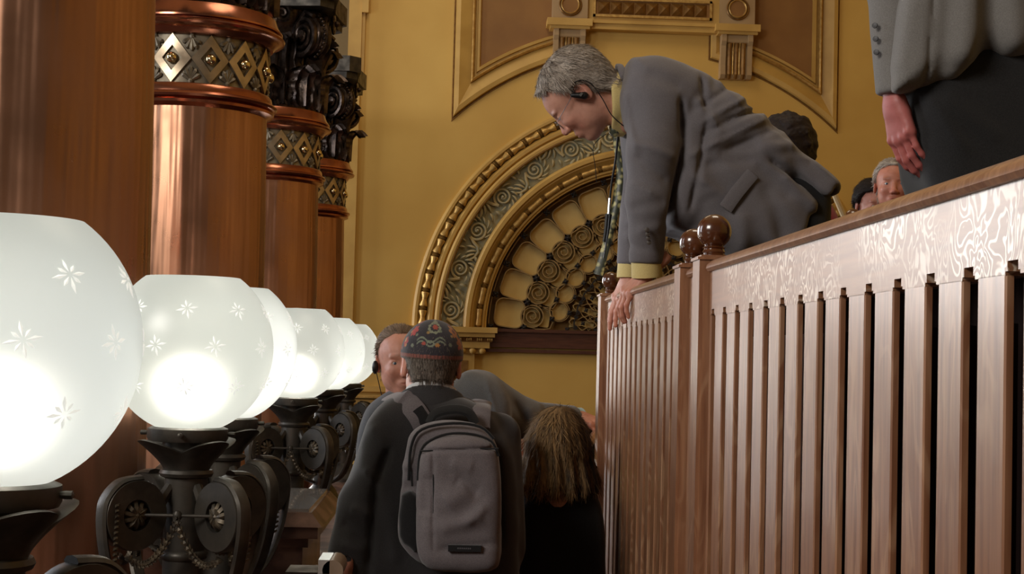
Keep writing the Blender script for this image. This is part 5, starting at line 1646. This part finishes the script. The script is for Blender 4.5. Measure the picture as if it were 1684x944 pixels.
strip('piping', [at(u, v, YP - .062) for u, v in ((690, 742), (755, 739), (820, 738))], .004, .004, 1, M_packd, e3)
strip('piping', [at(u, v, YP - .066) for u, v in ((712, 744), (713, 830), (711, 908))], .004, .004, 1, M_packd, e3)
# label patch
q0 = at(737, 896, YP - .082); q1 = at(791, 908, YP - .082)
for k_ in range(7): MB().box(q0.x + .024 + k_ * .0052, q0.x + .0276 + k_ * .0052, YP - .0848, YP - .084, (q0.z + q1.z) / 2 - .0016, (q0.z + q1.z) / 2 + .0022).obj('small_letter', MATS.get('faint_grey_print') or mat('faint_grey_print', srgb(84, 80, 84), .7), e3, smooth=False, world=True)
lb = MB().box(q0.x, q1.x, YP - .084, YP - .072, q1.z, q0.z).obj('label_patch', M_packd, e3, smooth=False, world=True)
# carry loop and straps
MB().tube(smooth_path([at(u, v, YP + .10) for u, v in ((706, 696), (716, 680), (745, 673), (770, 678), (782, 697))]), .012, 8, flat=(.6, 1.4)).obj('carry_loop', M_blackc, e3, world=True)
def lay(pts, lift):
    out = []
    for u, v in pts:
        q = surf(jacket2, u, v, 3.95, 4.55); out.append(q - (q - CAM).normalized() * lift)
    return out
for nm, pts in (('shoulder_strap', [(642, 652), (655, 653), (668, 660), (680, 672), (690, 686), (697, 700)]), ('shoulder_strap', [(793, 660), (790, 668), (789, 680), (788, 692), (788, 704)])):
    q = smooth_path(lay(pts, .008)); MB().tube(q, [.030] * len(q), 10, flat=(1, .2), upv=(0, -1, .25)).obj(nm, M_pack, e3, world=True)
q = smooth_path(lay([(686, 672), (694, 683), (701, 696)], .016)); MB().tube(q, [.016] * len(q), 8, flat=(1, .35), upv=(0, -1, .25)).obj('strap_adjuster', M_packd, e3, world=True)

# ------------------------------------------------------------------ 3. the facing man, arm out to the balustrade
SK3 = lin(222, 158, 134)
e4 = empty('person', (at(690, 700, 5.2).x, 5.2, 0), 'man in slate suit facing the camera, half hidden behind the man in the embroidered cap', 'person')
h4 = Matrix.Translation(at(660, 594, 5.2)) @ rot_to((.16, -1, -.10), (-.10, -.10, 1))
h4 = scl(h4, 1.03)
p4 = {'w': 1.0, 'fat': 1.12}
p4['comb'] = lambda v: np.stack([v[:, 0] * 4, -1 + 0 * v[:, 0], .1 - 4 * np.abs(v[:, 0])], 1)
build_head(e4, h4, p4, SK3, short_hair(p4, .084, thick=.003), hair_color(lin(112, 86, 66), lin(170, 150, 130)), k=1.0)
out4 = spx([(682, 652), (650, 640), (620, 655), (598, 680), (585, 740), (590, 860), (600, 1000), (800, 1000), (830, 860), (840, 720), (838, 660), (812, 622), (790, 612), (765, 612), (735, 640), (705, 656)], 5.2, 3)
def jacket4(P):
    d = slab(P, out4, 5.25, .14, .08)
    s = sd_cap(P, P3(792, 652, 5.24), P3(862, 688, 5.35), .085, .068)
    s = smin(s, sd_cap(P, P3(862, 688, 5.35), P3(940, 690, 5.55), .064, .052), .03)
    for a, b, r, dp in [((820, 640), (850, 700), .015, .007), ((845, 660), (870, 700), .013, -.008), ((870, 668), (885, 705), .014, .007), ((900, 670), (905, 705), .014, -.006)]:
        s = fold(P, s, P3(*a, 5.22), P3(*b, 5.22), r, dp)
    s = smax(s, plane(P, P3(944, 690, 5.56), (.8, .5, 0)), .004)
    d = smin(d, s, .03)
    for a, b, r, dp in [((800, 626), (822, 700), .006, .006), ((640, 668), (668, 720), .02, .007), ((700, 660), (760, 720), .02, .006)]:
        d = fold(P, d, P3(*a, 5.12), P3(*b, 5.12), r, dp)
    d = smax(d, -sd_cap(P, P3(672, 640, 5.1), P3(690, 720, 5.06), .045, .02), .01)
    return d + .003 * wob(P, 15, 41, 3)
b4 = at(700, 1000, 5.2).z
skin('suit_jacket', jacket4, (-.36, 5.06, b4 - .02), (.50, 5.66, 1.60), .0078, M_suit3, e4)
skin('shirt', lambda P: smin(sd_cap(P, P3(676, 640, 5.22), P3(690, 720, 5.17), .062, .07), sd_ell(P, P3(692, 760, 5.16), (.06, .03, .12)), .03), *box_of([P3(676, 640, 5.22), P3(692, 800, 5.16)], .12), .006, M_shirtw, e4)
strip('necktie', [at(684, 662, 5.13), at(690, 700, 5.10), at(694, 780, 5.08)], .03, .05, .2, fabric('blue_tie_cloth', srgb(52, 72, 96), srgb(40, 56, 80), .5), e4)
MB().lathe([(.040, -.02), (.044, -.018), (.044, .018), (.040, .02)], 20, at(948, 690, 5.57), axis=(.8, .5, 0)).obj('shirt_cuff', M_shirtw, e4, world=True)
hand('hand', e4, at(949, 684, 5.55), mirx(basis((.70, -.50, -.25), (.1, -.35, .9))), [(.45, .65, .4), (.5, .7, .4), (.55, .7, .4), (.6, .7, .4)], .04, base=SK3 * [.8, .7, .65], h=.0034)
hand('hand', e4, at(600, 900, 5.1), basis((0, -.2, -1), (-1, 0, 0)), [(.4, .4, .3)] * 4, .03, base=SK3, h=.005)
def legs4(P):
    d = None
    for x in (-.19, .02):
        q = sd_cap(P, np.array((x, 5.25, .85)), np.array((x, 5.25, .10)), .10, .075); d = q if d is None else smin(d, q, .05)
    return d
skin('trousers', legs4, (-.33, 5.10, .01), (.16, 5.4, 1.0), .018, M_trou, e4)
for x in (-.19, .02): MB().sphere((x, 5.2, .055), .1, 8, (.5, 1.4, .55)).obj('shoe', M_black, e4, world=True)
HL4 = lambda x, y, z: h4 @ Vector((x, y, z))
MB().sphere(HL4(-.088, .004, -.012), .014, 6, (.8, 1, 1.7)).obj('ear_receiver', M_black, e4, world=True)
MB().sphere(HL4(.088, .004, -.012), .014, 6, (.8, 1, 1.7)).obj('ear_receiver', M_black, e4, world=True)
MB().tube(smooth_path([HL4(.086, .010, -.030), HL4(.080, .012, -.07), HL4(.074, .02, -.11), at(632, 655, 5.10), at(634, 690, 5.08)]), .0016, 6).obj('receiver_cable', M_black, e4, world=True)

# ------------------------------------------------------------------ 4. the woman with the bob
e5 = empty('person', (at(915, 800, 4.5).x, 4.5, 0), 'woman seen from behind in black with a brown shoulder-length bob, beside the balustrade end', 'person')
h5 = Matrix.Translation(at(917, 738, 4.5)) @ rot_to((.0, 1, -.12), (0, .12, 1))
build_head(e5, h5, {'w': .95, 'nk': .8, 'ny': -.01}, lin(200, 146, 120), eyes=False, h=.005)
hcen = at(917, 738, 4.5)
def bob(P, grow=0):
    q = [P[0] - hcen.x, P[1] - hcen.y, P[2] - hcen.z]
    t = np.clip((.11 - q[2]) / .22, 0, 1.2)
    rx = .070 + .050 * np.clip(t, 0, 1) ** .8 + .006 * np.sin(t * 9); ry = .092 + .020 * t
    top = sd_ell(q, (0, -.012, .035), (.087, .105, .092))
    body_ = (np.sqrt((q[0] / rx) ** 2 + ((q[1] + .012) / ry) ** 2) - 1) * .085
    body_ = smax(body_, np.abs(q[2] + .045) - .075, .03)
    d = smin(top, body_, .03)
    d = smax(d, -sd_ell(q, (0, .12, -.03), (.062, .10, .09)), .02)          # open at the face
    a = np.arctan2(q[0], -(q[1] + .01))
    d = d + .0045 * np.sin(a * 15 + 2 * np.sin(q[2] * 22) + 1.5) * np.clip(t * 1.6, .15, 1) + .003 * wob(P, 40, 8, 2)
    return d - grow
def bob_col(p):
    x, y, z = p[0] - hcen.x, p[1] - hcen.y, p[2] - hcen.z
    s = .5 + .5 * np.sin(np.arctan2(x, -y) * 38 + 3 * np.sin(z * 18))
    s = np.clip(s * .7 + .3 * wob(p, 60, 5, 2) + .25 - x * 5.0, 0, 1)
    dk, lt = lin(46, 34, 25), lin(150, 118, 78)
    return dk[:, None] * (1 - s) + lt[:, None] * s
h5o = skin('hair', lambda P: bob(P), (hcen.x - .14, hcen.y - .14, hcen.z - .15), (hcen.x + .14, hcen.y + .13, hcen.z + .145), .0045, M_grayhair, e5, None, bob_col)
def comb5(v):
    return np.stack([v[:, 0] * 2.0, v[:, 1] * .5, -1 + 0 * v[:, 0] - .0], 1)
class _Ident: pass
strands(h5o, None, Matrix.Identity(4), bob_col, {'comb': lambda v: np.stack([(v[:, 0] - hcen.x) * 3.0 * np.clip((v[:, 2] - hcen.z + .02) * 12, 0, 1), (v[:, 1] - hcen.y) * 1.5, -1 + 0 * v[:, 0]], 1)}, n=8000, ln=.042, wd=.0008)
out5 = spx([(880, 800), (856, 812), (846, 850), (842, 950), (838, 1100), (845, 1250), (985, 1250), (994, 1100), (995, 950), (992, 850), (978, 812), (945, 798)], 4.52, 3)
b5 = at(900, 1250, 4.52).z
skin('black_jacket', lambda P: slab(P, out5, 4.55, .12, .08) + .003 * wob(P, 18, 61, 3), (.15, 4.40, b5), (.50, 4.70, at(900, 790, 4.5).z), .009, M_blackc, e5)
def legs5(P):
    d = None
    for x in (.24, .40):
        q = sd_cap(P, np.array((x, 4.55, .55)), np.array((x, 4.55, .10)), .085, .06); d = q if d is None else smin(d, q, .05)
    return d
skin('trousers', legs5, (.13, 4.42, .01), (.5, 4.68, .66), .018, M_trou, e5)
for x in (.24, .40): MB().sphere((x, 4.6, .05), .09, 8, (.5, 1.4, .55)).obj('shoe', M_black, e5, world=True)
# bystander glimpsed between cap man and the bob
def bystander(u, v, Y, label, floor, hair1, hair2, line, top_m, fwd=(0, -1, 0), s=1.0, skinc=(200, 140, 120), hv=.004, thick=.008, width=.17, eyes=True):
    e = empty('person', (at(u, v, Y).x, Y, floor), label, 'person')
    M = scl(Matrix.Translation(at(u, v, Y)) @ rot_to(fwd, (0, 0, 1)), s)
    p = {'w': 1.0}
    build_head(e, M, p, lin(*skinc), short_hair(p, line, thick=thick), hair_color(lin(*hair1), lin(*hair2)), h=hv, eyes=eyes)
    c = at(u, v, Y)
    def tor(P):
        d = sd_ell(P, (c.x, Y + .02, c.z - .40), (width + .04, .12, .26))
        return smin(d, sd_cap(P, np.array((c.x, Y, c.z - .45)), np.array((c.x, Y, floor + .16)), .15, .14), .06)
    skin('torso', tor, (c.x - .26, Y - .2, floor), (c.x + .26, Y + .2, c.z - .1), .016, top_m, e)
    return e
bystander(845, 745, 5.75, 'bystander mostly hidden between the backpack man and the bobbed woman', 0, (120, 100, 80), (160, 140, 112), .06, M_suit3, fwd=(.2, -1, 0))
# ------------------------------------------------------------------ 5. gallery people on the right
bystander(1469, 306, 6.6, 'white-haired man peering over the balustrade below the standing man\'s hand', 1.05, (130, 112, 98), (205, 196, 184), .062, M_suit, fwd=(-.25, -1, -.05), skinc=(196, 128, 104), width=.05)
bystander(1436, 338, 7.3, 'dark-haired person with only forehead showing, left of the white-haired man', 1.05, (30, 26, 26), (52, 44, 42), .050, M_blackc, fwd=(.1, -1, -.2), skinc=(200, 136, 116), thick=.016, width=.05)
e = bystander(1513, 305, 7.95, 'fair-haired person with a red scarf behind the standing man\'s dark trousers', 1.05, (130, 96, 56), (190, 156, 104), .055, M_blackc, fwd=(.6, -1, 0), thick=.014, width=.05)
strip('red_scarf', [at(1489, 292, 6.75), at(1485, 312, 6.72), at(1483, 345, 6.72)], .035, .045, .4, M_red, e)
# curly-haired person behind the leaning man's back
e7 = empty('person', (at(1300, 300, 5.7).x, 5.7, 1.05), 'dark curly-haired person in red behind the leaning man\'s back', 'person')
M7 = Matrix.Translation(at(1296, 245, 5.7)) @ rot_to((.5, 1, -.1), (0, 0, 1))
build_head(e7, M7, {}, lin(180, 120, 100), eyes=False, h=.006)
def curls(P):
    d = sd_ell(P, (0, -.015, .012), (.112, .125, .125))
    d = smax(d, -sd_ell(P, (0, .13, -.03), (.07, .09, .09)), .02)
    return d + .012 * wob(P, 75, 17, 3)
skin('curly_hair', curls, (-.14, -.16, -.15), (.14, .14, .16), .0045, M_grayhair, e7, M7, lambda p: lin(40, 30, 28)[:, None] * (1 + .4 * wob(p, 90, 2, 2)))
c7 = at(1318, 400, 5.7)
skin('red_dress', lambda P: smin(sd_ell(P, (c7.x, 5.72, c7.z - .02), (.165, .12, .24)), sd_cap(P, (c7.x, 5.72, c7.z - .1), (c7.x, 5.72, 1.25), .16, .19), .05), (c7.x - .22, 5.5, 1.06), (c7.x + .22, 5.94, c7.z + .25), .016, M_red, e7)

# ------------------------------------------------------------------ 6. the standing man at the far right
SK8 = lin(196, 122, 112)
Y8 = 3.2
e8 = empty('person', (at(1600, 200, Y8).x, Y8, 1.05), 'standing man in dark trousers and grey jacket whose head is above the frame', 'person')
out8 = spx([(1492, -330), (1486, -60), (1478, 40), (1466, 115), (1457, 150), (1462, 160), (1530, 142), (1560, 134), (1578, 118), (1600, 104), (1690, 95), (1780, 100), (1800, -60), (1790, -330)], Y8 - .05, 3)
def jacket8(P):
    d = slab(P, out8, Y8 + .05, .17, .07)
    d = smax(d, plane(P, P3(1457, 150, Y8 - .06), (-1, .62, 0)), .03)
    for a, b, r, dp in [((1540, -40), (1528, 140), .006, -.006), ((1500, -20), (1480, 120), .02, .006), ((1600, -40), (1585, 110), .03, .014), ((1625, -40), (1640, 100), .03, -.012), ((1665, -40), (1670, 90), .03, .010), ((1560, -40), (1552, 130), .02, -.006)]:
        d = fold(P, d, P3(*a, Y8 - .12), P3(*b, Y8 - .12), r, dp)
    return d + .0025 * wob(P, 14, 71, 3)
zt8 = at(1600, -330, Y8).z
skin('suit_jacket', jacket8, (.86, 3.0, 2.14), (1.45, 3.46, zt8 + .02), .0075, M_suit4, e8)
def sleeve8(P):
    d = sd_cap(P, P3(1476, -200, Y8 + .02), P3(1471, -40, Y8 + .02), .072, .060)
    d = smin(d, sd_cap(P, P3(1471, -40, Y8 + .02), P3(1476, 160, Y8 + .0), .060, .046), .03)
    d = smax(d, plane(P, P3(1452, 156, Y8), (.05, 0, -1)), .004)
    return d + .002 * wob(P, 25, 72, 2)
skin('sleeve', sleeve8, (.82, 3.08, 2.12), (1.08, 3.36, zt8 - .1), .006, M_suit4, e8)
for i in range(3):
    MB().lathe([(.001, .004), (.006, .003), (.0062, -.001), (.001, -.002)], 12, at(1439 + i * 1.2, 42 + i * 22, Y8 - .025), axis=(-.6, -.8, 0)).obj('sleeve_button', mat('grey_button', srgb(66, 64, 66), .5) if i == 0 else MATS['grey_button'], e8, world=True)
hand('hand', e8, at(1470, 163, Y8), basis((.22, -.05, -1), (-1, -.45, -.3)), [(.22, .40, .30), (.20, .38, .3), (.18, .34, .28), (.16, .32, .26)], .02, base=SK8 * [.95, .8, .85], thumb=1.2, L=1.0)
out9 = spx([(1496, 120), (1500, 180), (1512, 260), (1522, 310), (1540, 420), (1548, 560), (1720, 560), (1780, 400), (1790, 250), (1790, 60), (1600, 60), (1520, 80)], Y8, 3)
def trou8(P):
    d = slab(P, out9, Y8 + .06, .14, .08)
    for a, b, r, dp in [((1520, 150), (1590, 250), .012, .006), ((1510, 200), (1530, 300), .02, .004), ((1545, 160), (1650, 230), .02, .005)]:
        d = fold(P, d, P3(*a, Y8 - .08), P3(*b, Y8 - .08), r, dp)
    for x in (1.10, 1.29):
        d = smin(d, sd_cap(P, np.array((x, Y8 + .06, 1.75)), np.array((x, Y8 + .06, 1.12)), .10, .07), .04)
    return d + .003 * wob(P, 15, 81, 2)
skin('trousers', trou8, (.92, 3.02, 1.06), (1.42, 3.46, 2.32), .009, M_trou, e8)
for x in (1.10, 1.29): MB().sphere((x - .02, Y8 + .02, 1.10), .1, 8, (.6, 1.4, .5)).obj('shoe', M_black, e8, world=True)
# shoulders, head and other arm above the frame
def top8(P): 
    d = sd_cap(P, (1.02, Y8 + .04, zt8 + .1), (1.34, Y8 + .04, zt8 + .1), .12, .12)
    return smin(d, sd_ell(P, (1.18, Y8 + .05, zt8 - .05), (.22, .14, .2)), .06)
skin('jacket_shoulders', top8, (.86, 3.0, zt8 - .3), (1.5, 3.46, zt8 + .26), .014, M_suit4, e8)
build_head(e8, Matrix.Translation((1.18, Y8 + .04, zt8 + .40)) @ rot_to((1, .3, 0), (0, 0, 1)), {}, SK8, short_hair({}, .07), hair_color(lin(90, 80, 70), lin(150, 140, 130)), h=.006)
